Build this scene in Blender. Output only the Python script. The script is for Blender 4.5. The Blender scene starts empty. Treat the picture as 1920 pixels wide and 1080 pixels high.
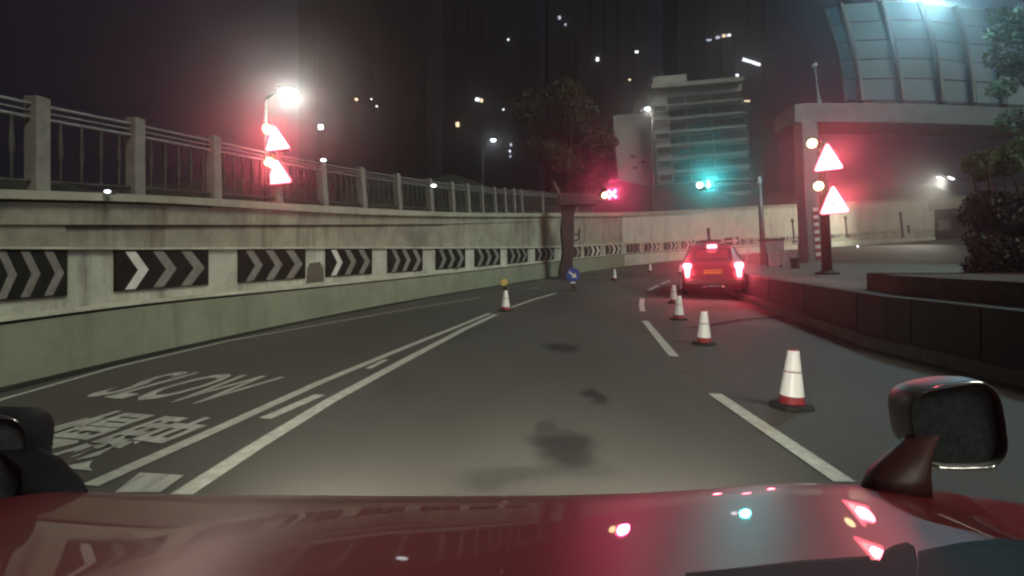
import bpy, math, random
from mathutils import Vector, Matrix
R = math.radians
random.seed(7)
SC = bpy.context.scene
COL = SC.collection

# ------------------------------------------------------------------ camera
F, CX, HY, CH = 1000.0, 960.0, 480.0, 1.2      # focal length and horizon in photo pixels, camera height
cam = bpy.data.cameras.new('camera'); cam_o = bpy.data.objects.new('camera', cam); COL.objects.link(cam_o)
cam_o.location = (0, 0, CH); cam_o.rotation_euler = (R(90), 0, 0)
cam.sensor_width = 36; cam.lens = 36 * F / 1920; cam.shift_y = (HY - 540) / 1920
cam.clip_start = 0.05; cam.clip_end = 2000
SC.camera = cam_o

# ------------------------------------------------------------------ world, night fill, exposure
W = bpy.data.worlds.new('World'); SC.world = W; W.use_nodes = True
wn = W.node_tree; bg = wn.nodes['Background']
tc = wn.nodes.new('ShaderNodeTexCoord'); sep = wn.nodes.new('ShaderNodeSeparateXYZ')
wn.links.new(tc.outputs['Generated'], sep.inputs[0])
rp = wn.nodes.new('ShaderNodeValToRGB')
rp.color_ramp.elements[0].position = 0.0; rp.color_ramp.elements[0].color = (0.014, 0.012, 0.017, 1)
rp.color_ramp.elements[1].position = 0.6; rp.color_ramp.elements[1].color = (0.008, 0.009, 0.020, 1)
wn.links.new(sep.outputs['Z'], rp.inputs[0]); wn.links.new(rp.outputs[0], bg.inputs[0])
bg.inputs[1].default_value = 1.0
sun = bpy.data.lights.new('sun', 'SUN'); sun.energy = 1.7; sun.angle = R(22); sun.color = (1.0, 0.99, 0.80)  # soft fill added for night sky glow and street lighting
night_fill_o = bpy.data.objects.new('sun', sun); COL.objects.link(night_fill_o)  # object of the added night fill
night_fill_o.rotation_euler = Vector((-0.54, 0.45, -0.71)).to_track_quat('-Z', 'Y').to_euler()
vs = SC.view_settings; vs.view_transform = 'Standard'; vs.look = 'None'; vs.exposure = 0; vs.gamma = 1
SC.render.engine = 'CYCLES'
cy = SC.cycles; cy.use_denoising = True; cy.max_bounces = 6; cy.diffuse_bounces = 3; cy.glossy_bounces = 3
cy.volume_bounces = 0; cy.caustics_reflective = False; cy.caustics_refractive = False
cy.sample_clamp_indirect = 4; cy.filter_width = 2.3
try: cy.denoiser = 'OPENIMAGEDENOISE'
except Exception: pass

# ------------------------------------------------------------------ numbers: ground, pixels
def sst(a, b, x):
    t = min(1.0, max(0.0, (x - a) / (b - a))); return t * t * (3 - 2 * t)
def gz(X, Y):
    return 0.02 * max(0.0, Y - 12) + 0.05 * max(0.0, X - 8) * sst(15, 45, Y)
def at(px, py, D):
    return Vector(((px - CX) / F * D, D, CH - (py - HY) / F * D))
def gp(px, py, dz=0.0):
    lo, hi = 0.3, 200.0
    for _ in range(60):
        m = (lo + hi) / 2; p = at(px, py, m)
        if p.z > gz(p.x, p.y) + dz: lo = m
        else: hi = m
    return at(px, py, lo)
LEAN = -R(4.0)

# ------------------------------------------------------------------ materials
def nd(t, typ, **kw):
    n = t.nodes.new(typ)
    for k, v in kw.items(): setattr(n, k, v)
    return n
def mat(name, col, rough=0.7, metal=0.0, var=0.15, scale=3.0, bump=0.0, bscale=60.0, coat=0.0, spec=0.5, emit=None, es=0.0, stretch=None, col2=None):
    m = bpy.data.materials.new(name); m.use_nodes = True; t = m.node_tree
    b = t.nodes['Principled BSDF']
    b.inputs['Roughness'].default_value = rough; b.inputs['Metallic'].default_value = metal
    b.inputs['Coat Weight'].default_value = coat; b.inputs['Coat Roughness'].default_value = 0.02
    b.inputs['Specular IOR Level'].default_value = spec
    c4 = (*col, 1); b.inputs['Base Color'].default_value = c4
    if var > 0 or bump > 0 or col2:
        co = nd(t, 'ShaderNodeTexCoord'); src = co.outputs['Object']
        if stretch:
            mp = nd(t, 'ShaderNodeMapping'); mp.inputs['Scale'].default_value = stretch
            t.links.new(src, mp.inputs[0]); src = mp.outputs[0]
    if var > 0 or col2:
        n = nd(t, 'ShaderNodeTexNoise'); n.inputs['Scale'].default_value = scale; n.inputs['Detail'].default_value = 8; n.inputs['Roughness'].default_value = 0.65
        t.links.new(src, n.inputs['Vector'])
        r = nd(t, 'ShaderNodeValToRGB'); r.color_ramp.elements[0].position = 0.32; r.color_ramp.elements[1].position = 0.7
        a = tuple(c * (1 - var) for c in col) if not col2 else col2
        d = tuple(min(1, c * (1 + var)) for c in col)
        r.color_ramp.elements[0].color = (*a, 1); r.color_ramp.elements[1].color = (*d, 1)
        t.links.new(n.outputs[0], r.inputs[0]); t.links.new(r.outputs[0], b.inputs['Base Color'])
    if bump > 0:
        n2 = nd(t, 'ShaderNodeTexNoise'); n2.inputs['Scale'].default_value = bscale; n2.inputs['Detail'].default_value = 6
        t.links.new(co.outputs['Object'], n2.inputs['Vector'])
        bp = nd(t, 'ShaderNodeBump'); bp.inputs['Strength'].default_value = bump; bp.inputs['Distance'].default_value = 0.02
        t.links.new(n2.outputs[0], bp.inputs['Height']); t.links.new(bp.outputs[0], b.inputs['Normal'])
    if emit:
        b.inputs['Emission Color'].default_value = (*emit, 1); b.inputs['Emission Strength'].default_value = es
    return m

def concrete(name, light, dark, stain, streak=0.5):
    """weathered concrete: blotches, vertical streaks and darker repair patches"""
    m = mat(name, light, 0.85, var=0, bump=0.25, bscale=25)
    t = m.node_tree; b = t.nodes['Principled BSDF']
    co = nd(t, 'ShaderNodeTexCoord')
    n = nd(t, 'ShaderNodeTexNoise'); n.inputs['Scale'].default_value = 0.9; n.inputs['Detail'].default_value = 9; n.inputs['Roughness'].default_value = 0.7
    t.links.new(co.outputs['Object'], n.inputs['Vector'])
    r = nd(t, 'ShaderNodeValToRGB'); r.color_ramp.elements[0].position = 0.35; r.color_ramp.elements[1].position = 0.62
    r.color_ramp.elements[0].color = (*dark, 1); r.color_ramp.elements[1].color = (*light, 1)
    t.links.new(n.outputs[0], r.inputs[0])
    mp = nd(t, 'ShaderNodeMapping'); mp.inputs['Scale'].default_value = (1.3, 1.3, 0.16); t.links.new(co.outputs['Object'], mp.inputs[0])
    n2 = nd(t, 'ShaderNodeTexNoise'); n2.inputs['Scale'].default_value = 1.6; n2.inputs['Detail'].default_value = 10; n2.inputs['Roughness'].default_value = 0.75
    t.links.new(mp.outputs[0], n2.inputs['Vector'])
    r2 = nd(t, 'ShaderNodeValToRGB'); r2.color_ramp.elements[0].position = 0.52; r2.color_ramp.elements[1].position = 0.68
    r2.color_ramp.elements[0].color = (0, 0, 0, 1); r2.color_ramp.elements[1].color = (streak,) * 3 + (1,)
    t.links.new(n2.outputs[0], r2.inputs[0])
    mx = nd(t, 'ShaderNodeMix', data_type='RGBA'); t.links.new(r2.outputs[0], mx.inputs[0]); t.links.new(r.outputs[0], mx.inputs[6]); mx.inputs[7].default_value = (*stain, 1)
    t.links.new(mx.outputs[2], b.inputs['Base Color'])
    return m

def emis(name, col, strength):
    return mat(name, (0.02, 0.02, 0.02), 0.4, var=0, emit=col, es=strength)

M = {}
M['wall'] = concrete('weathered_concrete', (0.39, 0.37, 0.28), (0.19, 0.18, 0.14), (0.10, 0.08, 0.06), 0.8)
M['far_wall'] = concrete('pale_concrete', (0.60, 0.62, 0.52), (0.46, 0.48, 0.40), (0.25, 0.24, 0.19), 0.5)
M['barrier'] = concrete('barrier_concrete', (0.25, 0.27, 0.19), (0.19, 0.205, 0.145), (0.11, 0.11, 0.08), 0.5)
M['band'] = concrete('whitewashed_concrete', (0.58, 0.59, 0.49), (0.32, 0.315, 0.25), (0.10, 0.09, 0.07), 0.75)
M['ledge'] = mat('pale_ledge', (0.5, 0.5, 0.4), 0.8, var=0.3, scale=2.5)
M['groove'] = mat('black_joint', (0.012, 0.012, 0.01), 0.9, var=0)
M['coping'] = concrete('coping_concrete', (0.42, 0.41, 0.33), (0.3, 0.29, 0.23), (0.15, 0.13, 0.1), 0.4)
M['post'] = mat('fence_post_concrete', (0.21, 0.205, 0.185), 0.85, var=0.25, scale=5, bump=0.2)
M['rail'] = mat('galvanised_rail', (0.30, 0.30, 0.29), 0.45, 0.6, var=0.15, scale=9)
M['slat'] = mat('fence_slat', (0.045, 0.044, 0.042), 0.7, var=0.6, scale=4)
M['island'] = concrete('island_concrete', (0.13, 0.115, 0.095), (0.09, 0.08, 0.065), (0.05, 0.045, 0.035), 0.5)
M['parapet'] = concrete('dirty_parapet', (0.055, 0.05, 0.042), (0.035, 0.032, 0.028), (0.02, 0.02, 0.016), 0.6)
M['paint'] = mat('road_paint', (0.62, 0.62, 0.55), 0.6, var=0, col2=(0.36, 0.36, 0.31), scale=14)
M['worn'] = mat('worn_road_paint', (0.60, 0.60, 0.54), 0.7, var=0, col2=(0.27, 0.265, 0.235), scale=5, stretch=(2.2, 0.5, 1))
M['black'] = mat('black_board', (0.02, 0.019, 0.016), 0.75, spec=0.15, var=0.4, scale=8)
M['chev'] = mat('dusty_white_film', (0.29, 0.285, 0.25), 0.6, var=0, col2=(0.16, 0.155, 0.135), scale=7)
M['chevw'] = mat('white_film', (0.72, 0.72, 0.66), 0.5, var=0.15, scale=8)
M['white'] = mat('white_reflective_sleeve', (0.92, 0.92, 0.91), 0.4, var=0.04, scale=20)
M['cone'] = mat('orange_red_rubber', (0.27, 0.025, 0.03), 0.55, var=0.3, scale=12)
M['conebase'] = mat('black_rubber', (0.02, 0.018, 0.017), 0.8, var=0.3, scale=18)
M['dark'] = mat('dark_steel', (0.05, 0.045, 0.042), 0.6, 0.3, var=0.3, scale=5)
M['gantry'] = mat('brown_gantry_paint', (0.075, 0.06, 0.052), 0.7, var=0.3, scale=2)
M['pole'] = mat('grey_pole', (0.17, 0.16, 0.15), 0.5, 0.4, var=0.2, scale=4)
M['pale'] = mat('pale_plaster', (0.74, 0.77, 0.75), 0.85, var=0.12, scale=0.15)
M['glassdark'] = mat('dark_window_strip', (0.07, 0.08, 0.08), 0.3, var=0.5, scale=0.2)
M['tower'] = mat('dark_tower', (0.014, 0.012, 0.018), 0.9, var=0.3, scale=0.1)
M['deck'] = concrete('overpass_concrete', (0.24, 0.25, 0.23), (0.19, 0.20, 0.185), (0.13, 0.13, 0.115), 0.4)
M['panel'] = mat('noise_panel', (0.06, 0.15, 0.18), 0.5, var=0.12, scale=0.7)
M['mullion'] = mat('panel_frame', (0.055, 0.065, 0.07), 0.5, 0.3, var=0.2)
M['bark'] = mat('bark', (0.06, 0.05, 0.035), 0.9, var=0.4, scale=9, bump=0.4)
M['soil'] = mat('planter_soil', (0.06, 0.045, 0.032), 0.95, var=0.4, scale=6, bump=0.5, bscale=12)
M['red_paint'] = mat('red_car_paint', (0.16, 0.013, 0.016), 0.4, var=0.12, scale=4, coat=0.6)
M['taxi_paint'] = mat('taxi_red_paint', (0.12, 0.010, 0.013), 0.4, var=0.1, scale=4, coat=0.7)
M['chrome'] = mat('chrome', (0.75, 0.76, 0.76), 0.12, 1.0, var=0)
M['plastic'] = mat('black_plastic', (0.014, 0.014, 0.015), 0.6, spec=0.1, var=0.2, scale=12)
M['mirror'] = mat('mirror_glass', (0.06, 0.078, 0.08), 0.22, 0.3, var=0.35, scale=70)
M['carglass'] = mat('dark_car_glass', (0.03, 0.008, 0.009), 0.3, var=0)
M['tyre'] = mat('tyre_rubber', (0.02, 0.02, 0.02), 0.85, var=0.2, scale=20)
M['steel'] = mat('wheel_steel', (0.35, 0.35, 0.35), 0.4, 0.7, var=0.1)
M['yellow'] = mat('yellow_plate', (0.75, 0.45, 0.02), 0.5, var=0.1, scale=30)
M['amber'] = mat('amber_plastic', (0.45, 0.30, 0.03), 0.4, var=0.2, scale=30)
M['blue'] = mat('blue_sign_film', (0.02, 0.075, 0.42), 0.45, var=0.1, scale=12)
M['cabinet'] = mat('grey_cabinet', (0.20, 0.19, 0.175), 0.6, var=0.25, scale=3)
M['sheet'] = mat('ribbed_sheet', (0.36, 0.34, 0.31), 0.6, var=0.35, scale=3, stretch=(6, 6, .4))
M['hill'] = mat('night_hillside', (0.045, 0.05, 0.04), 0.95, var=0.5, scale=0.12)
M['earth'] = mat('bare_ground', (0.07, 0.065, 0.055), 0.95, var=0.3, scale=0.4)
def leafmat(name, a, b):
    m = mat(name, b, 0.6, var=0, col2=a, scale=0.9); return m
M['leaf_lit'] = leafmat('leaf_green', (0.035, 0.065, 0.022), (0.09, 0.145, 0.045))
M['leaf_branch_lit'] = leafmat('leaf_branch_lit', (0.07, 0.12, 0.035), (0.16, 0.25, 0.07))  # light on the low branch, put into a paler leaf green
M['leaf_olive'] = leafmat('leaf_olive', (0.035, 0.033, 0.016), (0.085, 0.078, 0.038))
M['leaf_dark'] = leafmat('leaf_dark', (0.012, 0.018, 0.015), (0.03, 0.04, 0.032))
M['e_red'] = emis('lit_red', (1, 0.12, 0.16), 10.0)
M['e_white'] = emis('lit_white', (1.0, 0.9, 0.88), 4.5)
M['e_pict'] = emis('pictogram_film', (1, 0.86, 0.86), 0.7)
M['e_amber'] = emis('lit_amber', (1, 0.72, 0.35), 9.0)
M['e_sigred'] = emis('signal_red', (1, 0.10, 0.22), 11.0)
M['e_green'] = emis('signal_green', (0.12, 0.95, 0.85), 9.0)
M['e_tail'] = emis('tail_lamp_red', (1, 0.16, 0.22), 10.0)
M['e_lamp'] = emis('lamp_lens', (0.95, 1.0, 1.0), 60.0)
M['e_lamp2'] = emis('lamp_tube', (0.75, 0.92, 1.0), 10.0)
M['e_win'] = emis('lit_window', (0.9, 0.95, 1.0), 4.0)
M['stalk'] = mat('stalk_paint', (0.05, 0.014, 0.013), 0.5, var=0.2, scale=10, spec=0.3)
M['e_warm'] = emis('lit_window_warm', (1.0, 0.78, 0.5), 3.0)
M['e_dim'] = emis('lit_window_dim', (0.75, 0.85, 1.0), 1.6)
M['shell'] = mat('mirror_shell', (0.075, 0.075, 0.07), 0.5, 0.2, var=0.2, scale=14)
M['kerb'] = concrete('kerb_stone', (0.12, 0.105, 0.09), (0.085, 0.075, 0.062), (0.04, 0.035, 0.03), 0.6)
M['e_head'] = emis('headlamp_lens', (1, 0.95, 0.85), 3.0)

# asphalt with tyre-polished lanes, patches and soft dark and pale spots
def asphalt():
    m = mat('asphalt', (0.07, 0.066, 0.058), 0.72, var=0, bump=0.35, bscale=140)
    t = m.node_tree; b = t.nodes['Principled BSDF']
    co = nd(t, 'ShaderNodeTexCoord')
    n = nd(t, 'ShaderNodeTexNoise'); n.inputs['Scale'].default_value = 0.35; n.inputs['Detail'].default_value = 7
    mp = nd(t, 'ShaderNodeMapping'); mp.inputs['Scale'].default_value = (1.6, 0.35, 1); mp.inputs['Rotation'].default_value = (0, 0, R(-12))
    t.links.new(co.outputs['Object'], mp.inputs[0]); t.links.new(mp.outputs[0], n.inputs['Vector'])
    r = nd(t, 'ShaderNodeValToRGB'); r.color_ramp.elements[0].position = 0.3; r.color_ramp.elements[1].position = 0.72
    r.color_ramp.elements[0].color = (0.060, 0.056, 0.048, 1); r.color_ramp.elements[1].color = (0.098, 0.092, 0.081, 1)
    t.links.new(n.outputs[0], r.inputs[0])
    g = nd(t, 'ShaderNodeTexNoise'); g.inputs['Scale'].default_value = 90; g.inputs['Detail'].default_value = 4
    t.links.new(co.outputs['Object'], g.inputs['Vector'])
    gm = nd(t, 'ShaderNodeMath', operation='MULTIPLY_ADD'); gm.inputs[1].default_value = 1.1; gm.inputs[2].default_value = 0.45
    t.links.new(g.outputs[0], gm.inputs[0])
    mul = nd(t, 'ShaderNodeMix', data_type='RGBA', blend_type='MULTIPLY'); mul.inputs[0].default_value = 1
    t.links.new(r.outputs[0], mul.inputs[6]); t.links.new(gm.outputs[0], mul.inputs[7])
    last = mul.outputs[2]
    dn = nd(t, 'ShaderNodeTexNoise'); dn.inputs['Scale'].default_value = 2.2; dn.inputs['Detail'].default_value = 5
    t.links.new(co.outputs['Object'], dn.inputs['Vector'])
    ds = nd(t, 'ShaderNodeVectorMath', operation='SCALE'); ds.inputs['Scale'].default_value = 0.55
    dsub = nd(t, 'ShaderNodeVectorMath', operation='SUBTRACT'); dsub.inputs[1].default_value = (0.5, 0.5, 0.5)
    t.links.new(dn.outputs['Color'], dsub.inputs[0]); t.links.new(dsub.outputs[0], ds.inputs[0])
    ad = nd(t, 'ShaderNodeVectorMath', operation='ADD'); t.links.new(co.outputs['Object'], ad.inputs[0]); t.links.new(ds.outputs[0], ad.inputs[1])
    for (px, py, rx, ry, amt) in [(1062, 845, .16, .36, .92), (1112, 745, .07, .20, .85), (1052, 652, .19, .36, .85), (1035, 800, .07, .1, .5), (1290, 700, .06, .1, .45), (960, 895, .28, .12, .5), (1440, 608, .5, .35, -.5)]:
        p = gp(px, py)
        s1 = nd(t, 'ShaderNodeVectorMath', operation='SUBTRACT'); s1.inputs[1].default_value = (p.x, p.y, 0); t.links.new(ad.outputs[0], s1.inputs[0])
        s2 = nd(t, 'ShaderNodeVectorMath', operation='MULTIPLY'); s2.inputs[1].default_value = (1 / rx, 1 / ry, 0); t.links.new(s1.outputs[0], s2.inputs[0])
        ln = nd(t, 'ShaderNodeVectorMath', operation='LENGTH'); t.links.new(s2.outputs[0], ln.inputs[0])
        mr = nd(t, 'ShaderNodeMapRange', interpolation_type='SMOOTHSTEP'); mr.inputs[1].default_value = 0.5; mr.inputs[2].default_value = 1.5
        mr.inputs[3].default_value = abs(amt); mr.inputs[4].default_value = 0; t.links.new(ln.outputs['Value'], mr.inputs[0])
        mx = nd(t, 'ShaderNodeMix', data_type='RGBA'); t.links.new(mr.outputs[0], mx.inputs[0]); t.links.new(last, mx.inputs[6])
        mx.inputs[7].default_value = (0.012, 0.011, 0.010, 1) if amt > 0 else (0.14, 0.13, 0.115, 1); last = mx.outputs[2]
    t.links.new(last, b.inputs['Base Color'])
    return m
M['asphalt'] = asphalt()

# ------------------------------------------------------------------ mesh helpers
class MB:
    def __init__(s): s.v = []; s.f = []
    def quad(s, a, b, c, d):
        n = len(s.v); s.v += [tuple(a), tuple(b), tuple(c), tuple(d)]; s.f.append((n, n + 1, n + 2, n + 3)); return s
    def poly(s, pts):
        n = len(s.v); s.v += [tuple(p) for p in pts]; s.f.append(tuple(range(n, n + len(pts)))); return s
    def box(s, c, size, rot=None):
        x, y, z = (k / 2 for k in size); n = len(s.v)
        for dx, dy, dz in ((-x, -y, -z), (x, -y, -z), (x, y, -z), (-x, y, -z), (-x, -y, z), (x, -y, z), (x, y, z), (-x, y, z)):
            p = Vector((dx, dy, dz))
            if rot is not None: p = rot @ p
            s.v.append(tuple(p + Vector(c)))
        for f in ((0, 3, 2, 1), (4, 5, 6, 7), (0, 1, 5, 4), (1, 2, 6, 5), (2, 3, 7, 6), (3, 0, 4, 7)): s.f.append(tuple(n + i for i in f))
        return s
    def rings(s, rings, closed=True, cap0=True, cap1=True):
        n = len(s.v); k = len(rings[0])
        for r in rings: s.v += [tuple(p) for p in r]
        for i in range(len(rings) - 1):
            for j in range(k if closed else k - 1):
                a = n + i * k + j; b = n + i * k + (j + 1) % k
                s.f.append((a, b, b + k, a + k))
        if closed and cap0: s.f.append(tuple(n + j for j in reversed(range(k))))
        if closed and cap1: s.f.append(tuple(n + (len(rings) - 1) * k + j for j in range(k)))
        return s
    def tube(s, a, b, r0, r1=None, seg=10):
        r1 = r0 if r1 is None else r1; a = Vector(a); b = Vector(b); d = (b - a).normalized()
        u = d.orthogonal().normalized(); w = d.cross(u)
        return s.rings([[p + (u * math.cos(t) + w * math.sin(t)) * r for t in [2 * math.pi * i / seg for i in range(seg)]] for p, r in ((a, r0), (b, r1))])
    def path(s, pts, r, seg=8):
        pts = [Vector(p) for p in pts]; rg = []
        for i, p in enumerate(pts):
            d = (pts[min(i + 1, len(pts) - 1)] - pts[max(i - 1, 0)]).normalized()
            u = d.cross(Vector((0, 0, 1)));  u = u.normalized() if u.length > 1e-4 else d.orthogonal().normalized(); w = d.cross(u)
            rr = r[i] if isinstance(r, (list, tuple)) else r
            rg.append([p + (u * math.cos(t) + w * math.sin(t)) * rr for t in [2 * math.pi * k / seg for k in range(seg)]])
        return s.rings(rg)
    def lathe(s, prof, seg=20, c=(0, 0, 0)):
        return s.rings([[(c[0] + r * math.cos(2 * math.pi * k / seg), c[1] + r * math.sin(2 * math.pi * k / seg), c[2] + z) for k in range(seg)] for r, z in prof])
    def prism(s, outline, y0, y1):
        """outline of (x, z), extruded along y"""
        return s.rings([[(x, y0, z) for x, z in outline], [(x, y1, z) for x, z in outline]])
    def build(s, name, m, parent=None, smooth=False, bevel=0.0):
        me = bpy.data.meshes.new(name); me.from_pydata(s.v, [], s.f); me.update()
        import bmesh
        bm = bmesh.new(); bm.from_mesh(me); bmesh.ops.recalc_face_normals(bm, faces=bm.faces[:]); bm.to_mesh(me); bm.free()
        me.materials.append(m)
        o = bpy.data.objects.new(name, me); COL.objects.link(o)
        if parent: o.parent = parent
        if smooth:
            for p in me.polygons: p.use_smooth = True
        if bevel:
            b = o.modifiers.new('bevel', 'BEVEL'); b.width = bevel; b.segments = 2; b.limit_method = 'ANGLE'
        return o
def tag(o, label=None, cat=None, group=None, kind=None):
    if label: o['label'] = label
    if cat: o['category'] = cat
    if group: o['group'] = group
    if kind: o['kind'] = kind
    return o
def thing(name, loc, label, cat, group=None, rz=0.0, lean=0.0):
    o = bpy.data.objects.new(name, None); COL.objects.link(o); o.location = loc
    o.rotation_mode = 'ZYX' if False else 'XYZ'
    o.rotation_euler = (0, lean, rz)
    if lean: o.rotation_mode = 'ZXY'; o.rotation_euler = (0, lean, 0)
    if lean and rz:
        o.rotation_mode = 'QUATERNION'; o.rotation_quaternion = Matrix.Rotation(lean, 3, 'Y').to_quaternion() @ Matrix.Rotation(rz, 3, 'Z').to_quaternion()
    return tag(o, label, cat, group)
def light(name, typ, loc, energy, col, parent=None, aim=None, size=0.1, spot=None, blend=0.6):
    l = bpy.data.lights.new(name, typ); l.energy = energy; l.color = col
    l.shadow_soft_size = size
    if typ == 'SPOT': l.spot_size = R(spot); l.spot_blend = blend
    o = bpy.data.objects.new(name, l); COL.objects.link(o); o.location = loc
    if aim is not None: o.rotation_euler = (Vector(aim) - Vector(loc)).to_track_quat('-Z', 'Y').to_euler()
    return o
def dup(root, label, loc, rz=None):
    r = root.copy(); COL.objects.link(r); r.location = loc
    if rz is not None: r.rotation_euler = (r.rotation_euler[0], r.rotation_euler[1], rz)
    r['label'] = label
    for ch in list(root.children):
        c = ch.copy(); COL.objects.link(c); c.parent = r
        for g in list(ch.children):
            d = g.copy(); COL.objects.link(d); d.parent = c
    return r

# ------------------------------------------------------------------ left and far walls, drawn as one long curve
# px: 1/D, then photo rows of base, barrier top, board bottom, board top, joint, coping bottom, coping top
ST = [(0, 4.8, 730, 613, 566, 467, 423, 372, 354), (300, 6.67, 660, 573, 542, 468, 423, 380, 366), (640, 11.1, 588, 537, 518, 466, 422, 400, 387),
      (860, 16.4, 548, 513, 503, 466, 420, 406, 398), (1050, 24.8, 518, 491, 486, 464, 414, 406, 399), (1170, 36, 500, 478, 475, 458, 409, 405, 398),
      (1300, 44, 487, 470, 465, 452, 402, 398, 393), (1420, 50, 477, 463, 457, 447, 394, 391, 386), (1500, 54, 470, 458, 451, 443, 390, 387, 382),
      (1600, 57, 462, 450, 445, 438, 385, 382, 377), (1755, 60, 450, 445, 440, 430, 377, 375, 370)]
def hermite(xs, ys, x):
    n = len(xs)
    i = 0
    while i < n - 2 and x > xs[i + 1]: i += 1
    h = xs[i + 1] - xs[i]; t = (x - xs[i]) / h
    def tan(k):
        if k == 0: return (ys[1] - ys[0]) / (xs[1] - xs[0])
        if k == n - 1: return (ys[-1] - ys[-2]) / (xs[-1] - xs[-2])
        return (ys[k + 1] - ys[k - 1]) / (xs[k + 1] - xs[k - 1])
    a, b = tan(i) * h, tan(i + 1) * h
    return (2 * t**3 - 3 * t**2 + 1) * ys[i] + (t**3 - 2 * t**2 + t) * a + (-2 * t**3 + 3 * t**2) * ys[i + 1] + (t**3 - t**2) * b
PXS = [s[0] for s in ST]
def wall_at(px):
    """plan point of the barrier foot and the heights of its seven levels"""
    if px < 0:
        p0, z0 = wall_at(0)
        k = -px / 1000.0
        return Vector((p0.x - 0.9 * k, p0.y - 4.6 * k)), z0
    D = 1.0 / hermite(PXS, [1.0 / s[1] for s in ST], px)
    zs = [CH - (hermite(PXS, [s[2 + i] for s in ST], px) - HY) * D / F for i in range(7)]
    return Vector(((px - CX) / F * D, D)), zs
def wall_frame(px):
    p, z = wall_at(px); a, _ = wall_at(px - 4); b, _ = wall_at(px + 4)
    t = (b - a).normalized()
    return p, z, t, Vector((-t.y, t.x))          # n points behind the wall
def on_wall(px, off):
    """wall parameter whose point, set back by off, is seen at photo column px"""
    lo, hi = -2500.0, 1755.0
    for _ in range(50):
        m_ = (lo + hi) / 2; p, z, t, n = wall_frame(m_); q = p + n * off
        v = CX + q.x / max(q.y, .05) * F
        if q.y < .3 or v < px: lo = m_
        else: hi = m_
    return lo
def strip(prof_fn, pxs):
    mb = MB(); mb.rings([prof_fn(px) for px in pxs]); return mb
def lv(px, off, z):
    p, zs, t, n = wall_frame(px); q = p + n * off; return (q.x, q.y, z)
def wall_run(root, a, b, step, mwall, mband, mbar):
    pxs = []; x = a
    while x < b - 0.01: pxs.append(x); x += step(x)
    pxs.append(b)
    Z = lambda px: wall_frame(px)[1]
    def bar(px): z = Z(px); h = z[1] - z[0]; return [lv(px, 0, z[0] - .3), lv(px, 0.0, z[0]), lv(px, 0.02, z[0] + h * .5), lv(px, 0.05, z[1]), lv(px, 0.30, z[1] + .005), lv(px, 0.30, z[0] - .3)]
    strip(bar, pxs).build('barrier', mbar, root)
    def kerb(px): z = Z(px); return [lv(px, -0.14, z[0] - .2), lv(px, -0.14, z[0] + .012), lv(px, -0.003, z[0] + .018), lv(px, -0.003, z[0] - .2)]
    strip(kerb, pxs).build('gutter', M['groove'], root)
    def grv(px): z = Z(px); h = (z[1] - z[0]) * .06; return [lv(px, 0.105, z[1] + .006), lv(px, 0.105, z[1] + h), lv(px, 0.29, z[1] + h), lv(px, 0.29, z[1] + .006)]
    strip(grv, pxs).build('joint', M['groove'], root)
    def lip(px): z = Z(px); h = (z[1] - z[0]) * .06; return [lv(px, 0.075, z[1] + h + .001), lv(px, 0.075, z[1] + 2.2 * h), lv(px, 0.29, z[1] + 2.2 * h), lv(px, 0.29, z[1] + h + .001)]
    strip(lip, pxs).build('ledge', M['ledge'], root)
    def band(px): z = Z(px); h = (z[1] - z[0]) * .06; return [lv(px, 0.16, z[1] + 2.2 * h + .001), lv(px, 0.16, z[3]), lv(px, 0.40, z[3]), lv(px, 0.40, z[1] + 2.2 * h + .001)]
    strip(band, pxs).build('board_band', mband, root)
    def lip2(px): z = Z(px); h = (z[5] - z[3]) * .05; return [lv(px, 0.10, z[3] + .002), lv(px, 0.10, z[3] + h), lv(px, 0.40, z[3] + h), lv(px, 0.40, z[3] + .002)]
    strip(lip2, pxs).build('ledge', M['ledge'], root)
    def up(px): z = Z(px); h = (z[5] - z[3]) * .05; return [lv(px, 0.17, z[3] + h + .001), lv(px, 0.17, z[4]), lv(px, 0.14, z[4] + .012), lv(px, 0.14, z[5]), lv(px, 0.5, z[5]), lv(px, 0.5, z[3] + h + .001)]
    strip(up, pxs).build('upper_wall', mwall, root)
    def cop(px): z = Z(px); return [lv(px, 0.06, z[5] + .002), lv(px, 0.06, z[6]), lv(px, 0.55, z[6] + .01), lv(px, 0.55, z[5] + .002)]
    strip(cop, pxs).build('coping', M['coping'], root)
def groove_or_shade(root, a, b, lev, dz, off, w):
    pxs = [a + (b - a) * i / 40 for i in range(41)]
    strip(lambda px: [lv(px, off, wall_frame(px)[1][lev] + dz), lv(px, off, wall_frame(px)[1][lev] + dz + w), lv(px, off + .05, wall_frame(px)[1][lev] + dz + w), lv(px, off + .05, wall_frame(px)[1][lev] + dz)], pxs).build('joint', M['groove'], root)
lw = thing('retaining_wall', (0, 0, 0), 'long stained concrete wall on the left with chevron boards and a fence on top', 'wall')
wall_run(lw, -3000, 1172, lambda x: 300 if x < 0 else 20, M['wall'], M['band'], M['barrier'])
groove_or_shade(lw, -1500, 415, 5, -.024, .136, .02)  # shade under the coping overhang, painted as a black strip
groove_or_shade(lw, 150, 840, 4, -.016, .137, .013)
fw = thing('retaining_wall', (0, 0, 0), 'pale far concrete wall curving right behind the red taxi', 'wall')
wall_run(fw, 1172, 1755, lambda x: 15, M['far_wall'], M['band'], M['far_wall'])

# joint where the left wall meets the far one
pj, zj, tj, nj = wall_frame(1174)

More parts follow.
